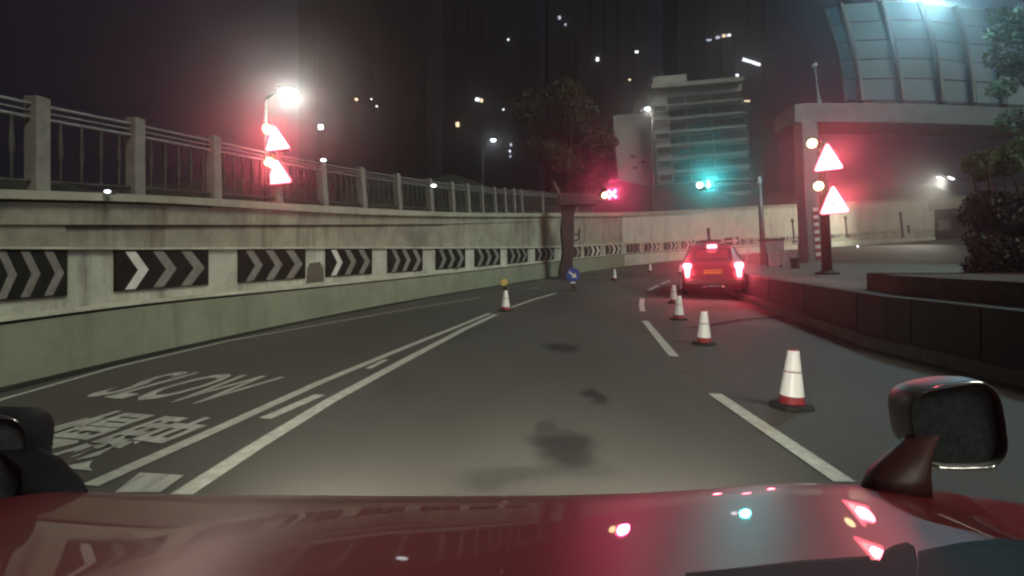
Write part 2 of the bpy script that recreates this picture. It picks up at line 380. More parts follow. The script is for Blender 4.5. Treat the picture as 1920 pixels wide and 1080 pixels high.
# ------------------------------------------------------------------ ground, road, terrace, hills
g = MB(); NX = list(range(-8, 75)); NY = list(range(-8, 91))
v0 = {}
for j, Y in enumerate(NY):
    for i, X in enumerate(NX): v0[i, j] = len(g.v); g.v.append((X, Y, gz(X, Y)))
for j in range(len(NY) - 1):
    for i in range(len(NX) - 1): g.f.append((v0[i, j], v0[i + 1, j], v0[i + 1, j + 1], v0[i, j + 1]))
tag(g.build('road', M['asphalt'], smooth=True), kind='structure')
gr = MB(); gr.quad((-500, -300, -2.5), (500, -300, -2.5), (500, 900, -2.5), (-500, 900, -2.5))
tag(gr.build('ground', M['earth']), kind='structure')
te = MB(); rg = []
for px in [-3000, -1500, -600] + list(range(0, 1760, 25)):
    z = wall_frame(px)[1]
    rg.append([lv(px, 0.5, z[6] - .12), lv(px, 3, z[6] - .1), lv(px, 14, z[6] - .05)])
te.rings(rg, closed=False)
tag(te.build('upper_road', M['asphalt']), kind='structure')
hl = MB(); rg = []
for i in range(60):
    px = -500 + i * 45
    topy = 352 - 10 * math.sin(i * .7) - 8 * math.sin(i * 1.9 + 1) + (-10 if px < 900 else 0)
    rg.append([at(px, 520, 95), at(px, topy + 18, 105), at(px, topy, 118), at(px, topy + 30, 150)])
hl.rings(rg, closed=False)
tag(hl.build('hillside', M['hill'], smooth=True), kind='structure')

# ------------------------------------------------------------------ road markings
def line_mark(pts, w, name='road_marking', m='paint', dz=.006, sub=6):
    """pts in photo pixels on the road"""
    P = []
    for i in range(len(pts) - 1):
        a, b = gp(*pts[i]), gp(*pts[i + 1])
        for k in range(sub): P.append(a.lerp(b, k / sub))
    P.append(gp(*pts[-1])); mb = MB(); rg = []
    for i, p in enumerate(P):
        d = (P[min(i + 1, len(P) - 1)] - P[max(i - 1, 0)]); d.z = 0; d.normalize(); n = Vector((-d.y, d.x, 0))
        rg.append([((p + n * w / 2).x, (p + n * w / 2).y, gz(p.x, p.y) + dz), ((p - n * w / 2).x, (p - n * w / 2).y, gz(p.x, p.y) + dz)])
    mb.rings(rg, closed=False)
    return tag(mb.build(name, M[m]), kind='structure')
line_mark([(-300, 868), (0, 751), (213, 690), (427, 640), (640, 602), (760, 581), (860, 565), (900, 558)], .055)
line_mark([(168, 912), (420, 800), (600, 718), (760, 652), (860, 612), (918, 588)], .10)
line_mark([(338, 930), (480, 838), (620, 752), (760, 676), (870, 618), (930, 590)], .115)
line_mark([(958, 577), (1000, 562), (1042, 550)], .10)
line_mark([(497, 786), (600, 741)], .10)
line_mark([(690, 692), (724, 675)], .07)
line_mark([(985, 541.5), (1012, 540)], .12)
line_mark([(1584, 905), (1340, 739)], .115)
line_mark([(1264, 669), (1236, 635), (1209, 602)], .115)
line_mark([(1205, 584), (1203, 572), (1204, 560)], .12)
line_mark([(1216, 545), (1234, 535)], .12)
line_mark([(1240, 533), (1256, 526)], .12)
# worn arrow head between the double lines
mb = MB(); q = [gp(215, 925), gp(262, 888), (gp(300, 890)), gp(345, 893), gp(300, 925)]
mb.poly([(p.x, p.y, .006) for p in q]); tag(mb.build('road_marking', M['worn']), kind='structure')
# dark line across the road in the distance
line_mark([(1085, 514), (1140, 516), (1200, 518), (1290, 519)], .35, m='black', dz=.005)
line_mark([(1300, 616), (1390, 600), (1492, 592)], .16, m='black', dz=.005)  # cast shadow of a post, painted on the road as a dark strip

def text_mark(body, corner_nl, ux, uy, width, length, m, dz=.007):
    cu = bpy.data.curves.new('lettering', 'FONT'); cu.body = body; cu.size = 1.0; cu.offset = 0.016; cu.resolution_u = 3
    tmp = bpy.data.objects.new('tmp', cu); COL.objects.link(tmp)
    bpy.context.view_layer.update()
    dg = bpy.context.evaluated_depsgraph_get()
    me = bpy.data.meshes.new_from_object(tmp.evaluated_get(dg))
    COL.objects.unlink(tmp); bpy.data.objects.remove(tmp)
    xs = [v.co.x for v in me.vertices]; ys = [v.co.y for v in me.vertices]
    x0, x1, y0, y1 = min(xs), max(xs), min(ys), max(ys)
    for v in me.vertices:
        u = (v.co.x - x0) / (x1 - x0) * width; w = (v.co.y - y0) / (y1 - y0) * length
        p = corner_nl + ux * u + uy * w
        v.co = (p.x, p.y, dz)
    me.materials.clear(); me.materials.append(M[m])
    o = bpy.data.objects.new('road_lettering', me); COL.objects.link(o)
    return tag(o, kind='structure')
UY = Vector((.205, .979)); UX = Vector((.979, -.205))
a = gp(128, 752); text_mark('SLOW', Vector((a.x, a.y + .12)), UX, UY, 1.26, 1.02, 'worn')
a = gp(-60, 862); text_mark('慢駛', Vector((a.x - .12, a.y + .03)), UX, UY, 1.05, .98, 'worn')

# ------------------------------------------------------------------ chevron boards on the wall
BO = [(-22, 125), (215, 390), (447, 572), (611, 697), (727, 792), (817, 872), (890, 938), (952, 989), (1004, 1039), (1053, 1089), (1096, 1125),
      (1136, 1164), (1175, 1199), (1209, 1235), (1245, 1270), (1278, 1300), (1305, 1325), (1390, 1404), (1407, 1418), (1436, 1455), (1463, 1482), (1495, 1510), (1556, 1573), (1586, 1604)]
ORD = ['first', 'second', 'third', 'fourth', 'fifth', 'sixth', 'seventh', 'eighth', 'ninth', 'tenth', 'eleventh', 'twelfth']
for k, (x0, x1) in enumerate(BO):
    if k < 9:
        lab = ['large dirty chevron board at the very left edge of the wall', 'large chevron board on the left wall whose first chevron is bright white',
               'dusty chevron board below the left pair of lit triangles', 'chevron board just right of the broken brown wall patch'][k] if k < 4 else \
              'chevron board on the left wall, %s to the left of the brown gantry leg' % ORD[8 - k]
    elif k == 9: lab = 'chevron board half hidden behind the brown gantry leg'
    elif k < 17: lab = 'small chevron board on the far wall, %s to the right of the gantry leg' % ORD[k - 10]
    elif k < 19: lab = 'tiny chevron board on the far wall, %s right of the black arrow board' % ORD[k - 17]
    elif k < 22: lab = 'tiny chevron board between pale pole and overpass column, %s from the pole' % ORD[k - 19]
    else: lab = 'tiny chevron board right of the overpass column, %s from it' % ORD[k - 22]
    x0, x1 = on_wall(x0, .14), on_wall(x1, .14)
    t = thing('chevron_board', (0, 0, 0), lab, 'road sign', 'chevron boards along the curved wall')
    def P(u, w, off):
        px = x0 + (x1 - x0) * u; z = wall_frame(px)[1]
        return Vector(lv(px, off, z[2] + (z[3] - .012 * (z[3] - z[2]) - z[2]) * w))
    mb = MB(); n = 6
    mb.rings([[P(i / n, 0, .157), P(i / n, 0, .13), P(i / n, 1, .13), P(i / n, 1, .157)] for i in range(n + 1)])
    mb.build('board', M['black'], t)
    for c in range(3):
        mb = MB(); u0 = .10 + c * .30; wd = .115; hx = .14; s = 1.0
        for (wa, wb, sh0, sh1) in ((0.03, .5, 0, hx), (.5, .97, hx, 0)):
            rg = []
            for i in range(5):
                w = wa + (wb - wa) * i / 4; u = u0 + sh0 + (sh1 - sh0) * i / 4
                rg.append([P(u, w, .128), P(u + wd, w, .128)])
            mb.rings(rg, closed=False)
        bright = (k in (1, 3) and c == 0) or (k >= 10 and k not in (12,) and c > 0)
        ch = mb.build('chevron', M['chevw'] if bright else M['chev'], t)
        if bright and k in (1, 3): ch['label'] = 'clean bright white chevron'

# broken brown patch of render on the band beside the fourth board
mb = MB()
def PW(px, f, off): z = wall_frame(px)[1]; return lv(px, off, z[1] + .08 + (z[3] - z[1] - .08) * f)
pts = [(on_wall(x, .15), f) for x, f in [(575, .05), (577, .45), (582, .60), (600, .62), (606, .45), (607, .06)]]
mb.rings([[PW(x, f, .159) for x, f in pts], [PW(x, f, .147) for x, f in pts]])
tag(mb.build('wall_patch', M['island']), 'brown rounded patch of broken render between two chevron boards', 'wall patch')

# black arrow board and white arrow board on the far wall
def arrow_board(x0, x1, y0, y1, D, label, mb_board, mb_arrow):
    c = at((x0 + x1) / 2, (y0 + y1) / 2, D); w = (x1 - x0) / F * D; h = (y1 - y0) / F * D
    t = thing('arrow_board', c, label, 'road sign', 'arrow boards on the far wall', rz=R(14), lean=LEAN)
    MB().box((0, 0, 0), (w, .08, h)).build('board', mb_board, t)
    o = [(-.46 * w, -.09 * h), (.1 * w, -.09 * h), (.1 * w, -.09 * h), (.02 * w, -.42 * h), (.2 * w, -.42 * h), (.44 * w, 0), (.2 * w, .42 * h), (.02 * w, .42 * h), (.1 * w, .09 * h), (-.46 * w, .09 * h)]
    MB().prism(o, -.065, -.042).build('arrow', mb_arrow, t)
    MB().tube((0, .06, -h / 2 - 1.2), (0, .06, h / 2), .05).build('post', M['pole'], t)
arrow_board(1357, 1387, 445, 459, 43, 'black board with a white arrow pointing right above the taxi roof', M['black'], M['chevw'])
arrow_board(1484, 1511, 447, 457, 40, 'white board with a black arrow beside the overpass column', M['chevw'], M['black'])

# ------------------------------------------------------------------ fence on the left wall
fn = thing('fence', (0, 0, 0), 'concrete post fence with two metal rails along the top of the left wall', 'fence')
FP = [-160, 70, 254, 402, 520, 607, 681, 748, 808, 849, 878, 905, 929, 948, 965, 979, 1018, 1052, 1082, 1110]
fpos = []
for px in FP:
    p, z, t, n = wall_frame(on_wall(px, .42)); q = p + n * .42; zb = z[6] + .008
    le = 0.0 if px < 300 else LEAN * min(1, (px - 300) / 350.0)
    fpos.append((q, zb, le, t))
    mb = MB(); rot = Matrix.Rotation(le, 3, 'Y') @ Matrix.Rotation(math.atan2(t.y, t.x), 3, 'Z')
    s = .155 if px < 900 else .12
    mb.box(Vector((q.x, q.y, zb)) + rot @ Vector((0, 0, .49)), (s, s, .98), rot)
    mb.build('post', M['post'], fn, bevel=.012)
def fpt(i, h):
    q, zb, le, t = fpos[i]; return Vector((q.x + math.sin(le) * h, q.y, zb + h * math.cos(le)))
for h, r in ((.90, .02), (.83, .012), (.76, .02)):
    MB().path([fpt(i, h) for i in range(len(fpos))], r).build('rail', M['rail'], fn, smooth=True)
for i in range(len(fpos) - 1):
    mb = MB(); L = (fpt(i + 1, 0) - fpt(i, 0)).length
    d = (fpt(i + 1, 0) - fpt(i, 0)).normalized(); nb = max(4, int(L / .21))
    for k in range(1, nb):
        f = k / nb; a = fpt(i, .10).lerp(fpt(i + 1, .10), f); b = fpt(i, .74).lerp(fpt(i + 1, .74), f)
        mb.path([a, a.lerp(b, .33), a.lerp(b, .5), b], [.014, .016, .03, .014], 6)
    mb.path([fpt(i, .10), fpt(i + 1, .10)], .02, 6)
    mb.build('baluster_panel', M['slat'], fn)

# ------------------------------------------------------------------ right island, parapet, planter
IE = [(4.7, -8), (4.78, 2), (4.82, 5.0), (4.85, 6.0), (4.8, 6.9), (5.15, 8.5), (5.7, 11.3), (6.4, 15), (7.2, 18), (8.3, 21), (10.2, 24.5)]
IT = .68
def itop(X, Y): return IT + .012 * max(0, Y - 12)
ot = [(12.0, 24.8), (14.5, 26), (17, 27.5), (19, 29.5), (21.5, 29.5), (21, 25), (17, 19), (14, 13), (12, 8), (11.5, -8)]
isl = thing('traffic_island', (0, 0, 0), 'raised dirty concrete traffic island with a low wall to the right of the lane', 'traffic island')
mb = MB(); rg = []
for (x, y) in IE:
    rg.append([(x, y, gz(x, y) - .2), (x, y, itop(x, y)), (x + .22, y - .03, itop(x, y) + .001), (x + .22, y - .03, 0)])
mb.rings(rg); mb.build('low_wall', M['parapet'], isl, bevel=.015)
mb = MB(); rg = []
for (x, y) in IE:
    rg.append([(x - .17, y, gz(x, y) - .2), (x - .17, y, gz(x, y) + .12), (x - .15, y, gz(x, y) + .14), (x - .004, y, gz(x, y) + .145), (x - .004, y, gz(x, y) - .2)])
mb.rings(rg); mb.build('kerb', M['kerb'], isl)
for i in range(len(IE) - 1):
    a, b = Vector(IE[i]), Vector(IE[i + 1]); n = max(1, int((b - a).length / 1.5))
    for k in range(n):
        q = a.lerp(b, (k + .5) / n); d = (b - a).normalized()
        MB().box((q.x - .001, q.y, gz(q.x, q.y) + .15 + (itop(q.x, q.y) - gz(q.x, q.y) - .15) / 2), (.012, .012, itop(q.x, q.y) - gz(q.x, q.y) - .17), Matrix.Rotation(math.atan2(d.y, d.x), 3, 'Z')).build('joint', M['groove'], isl)
mb = MB()
ed = [(x + .21, y - .02) for x, y in IE]
out = [(12, -8), (12, 2), (12, 5), (12, 6), (12, 7), (12.2, 8.5), (13.5, 12), (15, 15.5), (17, 19), (19, 23), (21, 28)]
mb.rings([[(a[0], a[1], itop(*a) - .012), (b[0], b[1], itop(*b) + .05)] for a, b in zip(ed, out)], closed=False)
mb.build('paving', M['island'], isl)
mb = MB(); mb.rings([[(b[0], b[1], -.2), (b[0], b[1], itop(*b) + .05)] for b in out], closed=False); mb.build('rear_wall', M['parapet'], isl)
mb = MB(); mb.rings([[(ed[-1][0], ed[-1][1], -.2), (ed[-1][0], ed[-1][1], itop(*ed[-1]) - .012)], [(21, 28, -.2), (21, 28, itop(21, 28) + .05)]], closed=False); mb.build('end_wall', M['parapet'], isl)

pl = thing('planter', (0, 0, 0), 'long dark brown planter box on the island under the hedge', 'planter')
mb = MB(); ol = [(5.72, 8.6), (5.25, 7.2), (5.2, 4), (5.2, -6), (11, -6), (11, 8.6)]
mb.rings([[(x, y, IT - .1) for x, y in ol], [(x, y, IT + .25) for x, y in ol]], cap0=False, cap1=False); mb.build('planter_wall', M['soil'], pl)
MB().poly([(x, y, IT + .23) for x, y in ol]).build('soil', M['soil'], pl)

# ------------------------------------------------------------------ foliage
def leaf_cloud(center_fn, n, size, rnd):
    mb = MB()
    for _ in range(n):
        c = Vector(center_fn(rnd)); d = Vector((rnd.gauss(0, 1), rnd.gauss(0, 1), rnd.gauss(0, .6))).normalized()
        u = d.orthogonal().normalized(); u = Matrix.Rotation(rnd.random() * 6.28, 3, d) @ u; w = d.cross(u); s = size * rnd.uniform(.6, 1.4)
        mb.quad(c - u * s * .5, c + w * s * .24, c + u * s * .6, c - w * s * .24)
    return mb
def clumpy(blobs, tight=.75):
    def fn(r):
        b = r.choice(blobs); 
        while True:
            v = Vector((r.uniform(-1, 1), r.uniform(-1, 1), r.uniform(-1, 1)))
            if .25 < v.length < 1: break
        v = v.normalized() * (v.length ** (1 - tight * .6))
        return (b[0] + v.x * b[3], b[1] + v.y * b[3], b[2] + v.z * b[3] * .75)
    return fn
def tree(name, base, top, label, mleaf, cblob, n, size, seed, trunk_r=.2):
    r = random.Random(seed); t = thing(name, base, label, 'tree')
    mb = MB(); B = Vector(base); h = top - base[2]
    mid = Vector((0.1 * h * .3, 0, h * .45)); mb.path([(0, 0, -.4), (0.05, 0, h * .2), mid], [trunk_r, trunk_r * .8, trunk_r * .6], 10)
    bl = [(x - B.x, y - B.y, z - B.z, rad) for x, y, z, rad in cblob]
    for b in bl[:9]:
        mb.path([mid * r.uniform(.75, 1), mid.lerp(Vector(b[:3]), .55) + Vector((r.uniform(-.2, .2), 0, .15)), Vector(b[:3])], [trunk_r * .4, trunk_r * .22, trunk_r * .06], 6)
    mb.build('trunk', M['bark'], t, smooth=True)
    leaf_cloud(clumpy(bl), n, size, r).build('crown', mleaf, t)
    return t
def blobs_px(lst): return [(*at(px, py, D), rr / F * D) for px, py, D, rr in lst]
rr_ = random.Random(3)
ob = []
for _ in range(46):
    while True:
        a, b = rr_.uniform(-1, 1), rr_.uniform(-1, 1)
        if a * a + b * b < 1: break
    ob.append((1055 + a * 95 + b * 18, 262 + b * 110, 46 + rr_.uniform(-3, 3), rr_.uniform(14, 30)))
B_ = at(1062, 370, 46); tree('street_tree', B_, at(1060, 160, 46).z, 'tall dim olive tree beyond the fence left of the pale office block', M['leaf_olive'], blobs_px(ob), 13000, .24, 5, .3)
hb = []
for _ in range(60): hb.append((1925 + rr_.uniform(-90, 120), 440 + rr_.uniform(-85, 100), 10.3 + rr_.uniform(-.9, 1.0), rr_.uniform(28, 52)))
hr = thing('hedge', (9.6, 10, IT + .1), 'tall dark overgrown hedge at the right edge behind the planter', 'hedge')
r5 = random.Random(11)
mb = MB()
for i in range(9):
    x = -.9 + i * .32 + r5.uniform(-.1, .1); mb.path([(x, r5.uniform(-.3, .3), -.2), (x + r5.uniform(-.1, .1), 0, 1.2), (x + r5.uniform(-.2, .2), .1, 2.3)], [.05, .035, .015], 6)
mb.build('stem', M['bark'], hr)
leaf_cloud(clumpy([(x - 9.6, y - 10, z - IT - .1, q) for x, y, z, q in blobs_px(hb)], .4), 26000, .09, r5).build('foliage', M['leaf_dark'], hr)
lb = []
for _ in range(34):
    u = rr_.random(); lb.append((1812 + u * 150, 322 - u * 55 + rr_.uniform(-18, 22), 11.2 + rr_.uniform(-.8, .8), rr_.uniform(12, 26)))
for _ in range(30): lb.append((1930 + rr_.uniform(-60, 90), 120 + rr_.uniform(-110, 130), 15 + rr_.uniform(-1.5, 1.5), rr_.uniform(18, 42)))
p = at(1985, 505, 14); br_tree = tree('street_tree', (p.x, p.y, IT), 8.0, 'green tree with lit low branch above the hedge at the right edge', M['leaf_lit'], blobs_px(lb[34:]), 9000, .13, 9, .22)
leaf_cloud(clumpy([(x - p.x, y - p.y, z - IT, q_) for x, y, z, q_ in blobs_px(lb[:34])]), 7000, .09, random.Random(21)).build('low_branch', M['leaf_branch_lit'], br_tree)

# ------------------------------------------------------------------ overpass with noise barrier at upper right
DO = 28.0
ov = thing('overpass', at(1522, 503, DO), 'concrete overpass beam on a column carrying a framed noise barrier', 'overpass', lean=R(-2.6))
O0 = ov.location.copy()
Minv = ov.matrix_basis.inverted() if False else Matrix.Rotation(R(2.6), 4, 'Y') @ Matrix.Translation(-O0)
def ol_(px, py, D): return Minv @ at(px, py, D)
mb = MB(); 
cw = .82
mb.box((0, 0, 3.6), (cw, .9, 8.2)); mb.build('column', M['deck'], ov, bevel=.05)
mb = MB(); rg = []
for px, yt, yb, D in ((1490, 196, 230, DO - .4), (1510, 193, 229, DO - .4), (1700, 193, 230, DO - 1.2), (1925, 203, 238, DO - 2.2), (2250, 220, 252, DO - 4)):
    a = ol_(px, yt, D); b = ol_(px, yb, D); rg.append([a, b, b + Vector((.2, 2.6, 0)), a + Vector((.2, 2.6, 0))])
mb.rings(rg); mb.build('beam', M['deck'], ov, bevel=.04)
# noise barrier: inclined panels between leaning ribs
ribs = [((1583, 192), (1546, 20)), ((1612, 192), (1572, 10)), ((1688, 192), (1648, 5)), ((1763, 194), (1722, 5)), ((1822, 196), (1786, 15)), ((1878, 199), (1846, 20)), ((1940, 203), (1905, 25)), ((2040, 208), (2000, 30))]
def rib_pt(i, f):
    (x0, y0), (x1, y1) = ribs[i]; D = DO + .5 - i * .35
    return ol_(x0 + (x1 - x0) * f + 6 * math.sin(f * 3.14), y0 + (y1 - y0) * f, D + 1.3 * f)
for i in range(len(ribs)):
    mb = MB(); mb.path([rib_pt(i, f / 8) + Vector((0, -.12, 0)) for f in range(9)], .16 if i else .06, 8); mb.build('rib', M['mullion'], ov)
for f in (.02, .24, .44, .63, .82):
    MB().path([rib_pt(i, f) + Vector((0, -.06, 0)) for i in range(len(ribs))], .045, 6).build('transom', M['mullion'], ov)
mb = MB()
mb.rings([[rib_pt(i, f / 8) for f in range(9)] for i in range(len(ribs))], closed=False)
pn = mb.build('panel', M['panel'], ov); so = pn.modifiers.new('thick', 'SOLIDIFY'); so.thickness = .06; so.offset = 1
# red and white marker strip on the column
mk = thing('hazard_marker', at(1531, 505, 27.2), 'striped red and white marker strip on the overpass column', 'marker strip', lean=LEAN)
mk.location.z = .9
for k in range(14):
    MB().box((.12, 0, .2 + k * .19), (.24, .05, .185)).build('stripe', M['chevw'] if k % 2 else M['cone'], mk)
# thin camera pole standing on the beam
cpz = at(1536, 192, DO)
cpole = thing('camera_pole', cpz, 'thin pale pole standing on the left end of the overpass beam', 'pole', lean=R(-7))
MB().tube((0, 0, 0), (0, 0, 2.1), .045, .03).tube((0, 0, -.1), (0, 0, .3), .12, .09).build('pole', M['rail'], cpole)
MB().box((-.05, -.1, 1.95), (.16, .3, .14)).build('camera_head', M['chevw'], cpole, bevel=.02)

# ------------------------------------------------------------------ street lamps
def street_lamp(base, head, label, lit='e_lamp', lens=(.7, .28), aim=None):
    t = thing('street_lamp', base, label, 'street lamp', 'street lamps')
    h = Vector(head) - Vector(base)
    knee = Vector((h.x * .05, h.y * .05, h.z * .93))
    MB().path([(0, 0, -1), (0, 0, h.z * .5), knee], [.11, .09, .07], 10).build('pole', M['dark'], t, smooth=True)
    MB().path([knee, knee.lerp(h, .4) + Vector((0, 0, h.z * .035)), h + Vector((0, 0, .12))], [.06, .05, .045], 8).build('arm', M['dark'], t, smooth=True)
    MB().box(h + Vector((0, .05, .1)), (lens[0] * .8, lens[1] * 1.1, .1)).build('lamp_head', M['dark'], t, bevel=.03)
    mb = MB(); seg = 14
    mb.rings([[h + Vector((math.cos(k * 6.283 / seg) * lens[0] / 2 * s, math.sin(k * 6.283 / seg) * lens[1] / 2 * s, z)) for k in range(seg)] for s, z in ((.7, .05), (1, .0), (.98, -.1), (.8, -lens[1] * .45), (.4, -lens[1] * .58), (.1, -lens[1] * .62))])
    mb.build('lamp_lens', M[lit], t, smooth=True)
    return t
HL = at(541, 171, 26.0)
street_lamp((at(497, 380, 26).x, 26.0, at(520, 380, 26).z), HL, 'glowing white street lamp above the left pair of lit triangles', 'e_lamp', (.85, .85))
light('street_lamp_light', 'POINT', HL + Vector((.15, -.5, -.5)), 900, (.95, 1.0, .82), size=.25)
HR = at(1745, -22, 17.0)
street_lamp((at(2040, 490, 18).x, 18.0, .7), HR, 'cold white street lamp at the top edge above the noise barrier', 'e_lamp2', (.22, .22))
light('street_lamp_light', 'POINT', HR + Vector((0, -.1, -.2)), 1700, (.42, .84, 1.0), size=.25)

HF = at(1214, 203, 47.0)
street_lamp((at(1223, 480, 47).x, 47.0, gz(at(1223, 480, 47).x, 47)), HF, 'thin distant street lamp in front of the pale office block', 'e_lamp2', (.5, .3))
light('street_lamp_light', 'POINT', HF + Vector((0, -.1, -.5)), 150, (1.0, .97, .85), size=.25)
HG = at(925, 262, 60.0)
street_lamp((at(905, 400, 60).x, 60.0, 2.5), HG, 'small distant street lamp low over the middle of the fence', 'e_lamp2', (.6, .35))
light('street_lamp_light', 'POINT', HG + Vector((0, -.1, -.5)), 70, (.9, .97, 1.0), size=.25)

DT = 50.0
hb0 = at(1822, 470, DT)
hs = thing('street_lamp', (hb0.x, DT, gz(hb0.x, DT)), 'distant twin headed street lamp glowing under the overpass by the hedge', 'street lamp', 'street lamps')
top = at(1822, 338, DT) - Vector(hs.location)
MB().tube((0, 0, -.3), top, .10, .07).build('pole', M['pole'], hs)
for px in (1763, 1783):
    c = at(px, 334, DT) - Vector(hs.location)
    MB().tube(top + Vector((0, .15 if px > 1770 else -.1, 0)), c + Vector((0, .1, .12)), .04).build('arm', M['dark'], hs)
    MB().box(c + Vector((0, 0, .1)), (.8, .4, .12), Matrix.Rotation(.45, 3, 'Y')).build('lamp_head', M['pole'], hs)
    MB().box(c, (.5, .28, .10), Matrix.Rotation(.45, 3, 'Y')).build('lamp_lens', M['e_win'], hs)
light('street_lamp_light', 'SPOT', at(1773, 342, DT - .1), 5200, (1.0, .98, .82), aim=at(1450, 440, DT + 1.5), size=.25, spot=120, blend=.7)

# ------------------------------------------------------------------ lit warning triangles
def tri(w, h, r):
    pts = [(-w / 2, 0), (w / 2, 0), (0, h)]; out = []
    for i, p in enumerate(pts):
        a = Vector(pts[i - 1]); b = Vector(p); c = Vector(pts[(i + 1) % 3])
        d1 = (a - b).normalized(); d2 = (c - b).normalized(); bis = (d1 + d2).normalized()
        half = math.acos(max(-1, min(1, d1.dot(d2)))) / 2; ctr = b + bis * r / math.sin(half)
        t1 = b + d1 * r / math.tan(half); t2 = b + d2 * r / math.tan(half)
        a1 = math.atan2(t1.y - ctr.y, t1.x - ctr.x); a2 = math.atan2(t2.y - ctr.y, t2.x - ctr.x)
        da = (a2 - a1 + math.pi) % (2 * math.pi) - math.pi
        for k in range(6): an = a1 + da * k / 5; out.append((ctr.x + r * math.cos(an), ctr.y + r * math.sin(an)))
    return out
def warn_sign(px_l, py_b, wpx, hpx, D, yaw, lampxy, roll, label, pict):
    c = at(px_l + wpx / 2, py_b, D)
    t = thing('warning_sign', c, label, 'warning sign', 'lit warning triangles', rz=yaw, lean=roll)
    w = wpx / F * D / math.cos(yaw); h = hpx / F * D
    o = tri(w, h, .07 * w); inner = [(x * .62, h * .36 + (z - h * .36) * .62) for x, z in o]
    MB().prism([(x * 1.06, h * .36 + (z - h * .36) * 1.06) for x, z in o], .0, .12).build('housing', M['dark'], t)
    MB().prism(o, -.02, -.002).build('red_border', M['e_red'], t)
    MB().prism(inner, -.03, -.022).build('white_face', M['e_white'], t)
    if pict:
        mb = MB()
        mb.box((-.03 * w, -.034, h * .3), (.11 * w, .006, .16 * h)).box((.09 * w, -.034, h * .27), (.08 * w, .006, .1 * h)).box((.0, -.034, h * .47), (.06 * w, .006, .1 * h))
        mb.build('pictogram', M['e_pict'], t)
    lx, lz = (lampxy[0] - px_l - wpx / 2) / F * D / math.cos(yaw), (py_b - lampxy[1]) / F * D
    mb = MB(); k = 16; rad = 8.2 / F * D
    mb.rings([[(lx + math.cos(i * 6.283 / k) * rad * s, y, lz + math.sin(i * 6.283 / k) * rad * s) for i in range(k)] for s, y in ((1, .06), (1, -.03), (.8, -.06), (.3, -.075))])
    mb.build('flashing_lamp', M['e_amber'], t, smooth=False)
    return t, c + Vector((0, -.25, h * .4))
GL = []
t1, q = warn_sign(499, 281, 45, 50, 9.62, R(10), (509, 240), R(-9), 'upper lit red triangle of the left pair, blown out white', True); GL.append(q)
t2, q = warn_sign(502, 344, 45, 48, 9.62, R(10), (511, 303), R(-7), 'lower lit red triangle of the left pair just above the wall', False); GL.append(q)
t3, q = warn_sign(1531, 319, 46, 54, 14.0, R(-24), (1532, 265), R(-4), 'upper lit red triangle on the right hand pole under the overpass', True); GL.append(q)
t4, q = warn_sign(1542, 400, 46, 56, 14.0, R(-24), (1544, 346), R(-4), 'lower lit red triangle on the right hand pole', True); GL.append(q)
for q in GL:
    light('warning_sign_halo', 'SPOT', q, 520, (1.0, .11, .15), aim=Vector((0, 0, 1.2 + q.y * .16)), size=.2, spot=22, blend=.5)  # narrow beam added toward the camera for the sign's halo in the haze
sp = thing('sign_post', (at(522, 386, 9.78).x, 9.78, wall_frame(530)[1][6] + .05), 'thin grey post holding the left pair of lit triangles on the wall', 'sign post', 'posts of the lit triangles')
MB().tube((0, 0, -.05), (-.14, 0, 1.5), .03).build('post', M['pole'], sp)
MB().box((0, 0, -.05), (.22, .18, .05)).build('foot_plate', M['pole'], sp)
b0 = at(1557, 519, 14.2); b1 = at(1546, 262, 14.2)
sp = thing('sign_post', (b0.x, b0.y, itop(b0.x, b0.y) + .02), 'thick brown post on the island holding the right pair of lit triangles', 'sign post', 'posts of the lit triangles')
MB().tube((0, .14, -.05), (b1.x - b0.x, .14, b1.z - sp.location.z), .13, .10, 14).build('post', M['gantry'], sp, smooth=True)
MB().lathe([(.3, -.03), (.3, .03), (.2, .05), (.17, .09)], 16, (0, .14, 0)).build('foot_plate', M['dark'], sp)

# ------------------------------------------------------------------ gantry with red lane signal, mast with green signal
DG = 22.5
gz0 = at(1064, 518, DG)
gn = thing('signal_gantry', gz0, 'dark brown gantry leg with box head in front of the left wall', 'gantry', lean=R(-1.5))
def gl_(px, py, D=DG): return at(px, py, D) - gz0
rg = []
for y, xa, xb in ((520, 1048, 1078), (503, 1049, 1076), (490, 1053, 1075), (470, 1058, 1078), (455, 1055, 1078), (430, 1054, 1079), (405, 1058, 1080), (385, 1056, 1083)):
    a = gl_(xa, y); b = gl_(xb, y); rg.append([a, b, b + Vector((0, .5, 0)), a + Vector((0, .5, 0))])
MB().rings(rg).build('leg', M['gantry'], gn, bevel=.04)
a = gl_(1051, 363); b = gl_(1122, 386)
MB().box(((a.x + b.x) / 2, .25, (a.z + b.z) / 2), (b.x - a.x, .8, a.z - b.z)).build('box_beam', M['gantry'], gn, bevel=.03)
MB().tube(gl_(1043, 340), gl_(1053, 366), .04, .06).build('aerial', M['pole'], gn)
MB().path([gl_(1079, 452) , gl_(1087, 450), gl_(1088, 436), gl_(1090, 430)], .035, 6).path([gl_(1079, 440), gl_(1088, 440)], .03, 6).build('bracket', M['dark'], gn)
a = gl_(1122, 368); MB().box((a.x + .2, .25, a.z - .1), (.45, .14, .14)).build('arm', M['gantry'], gn)
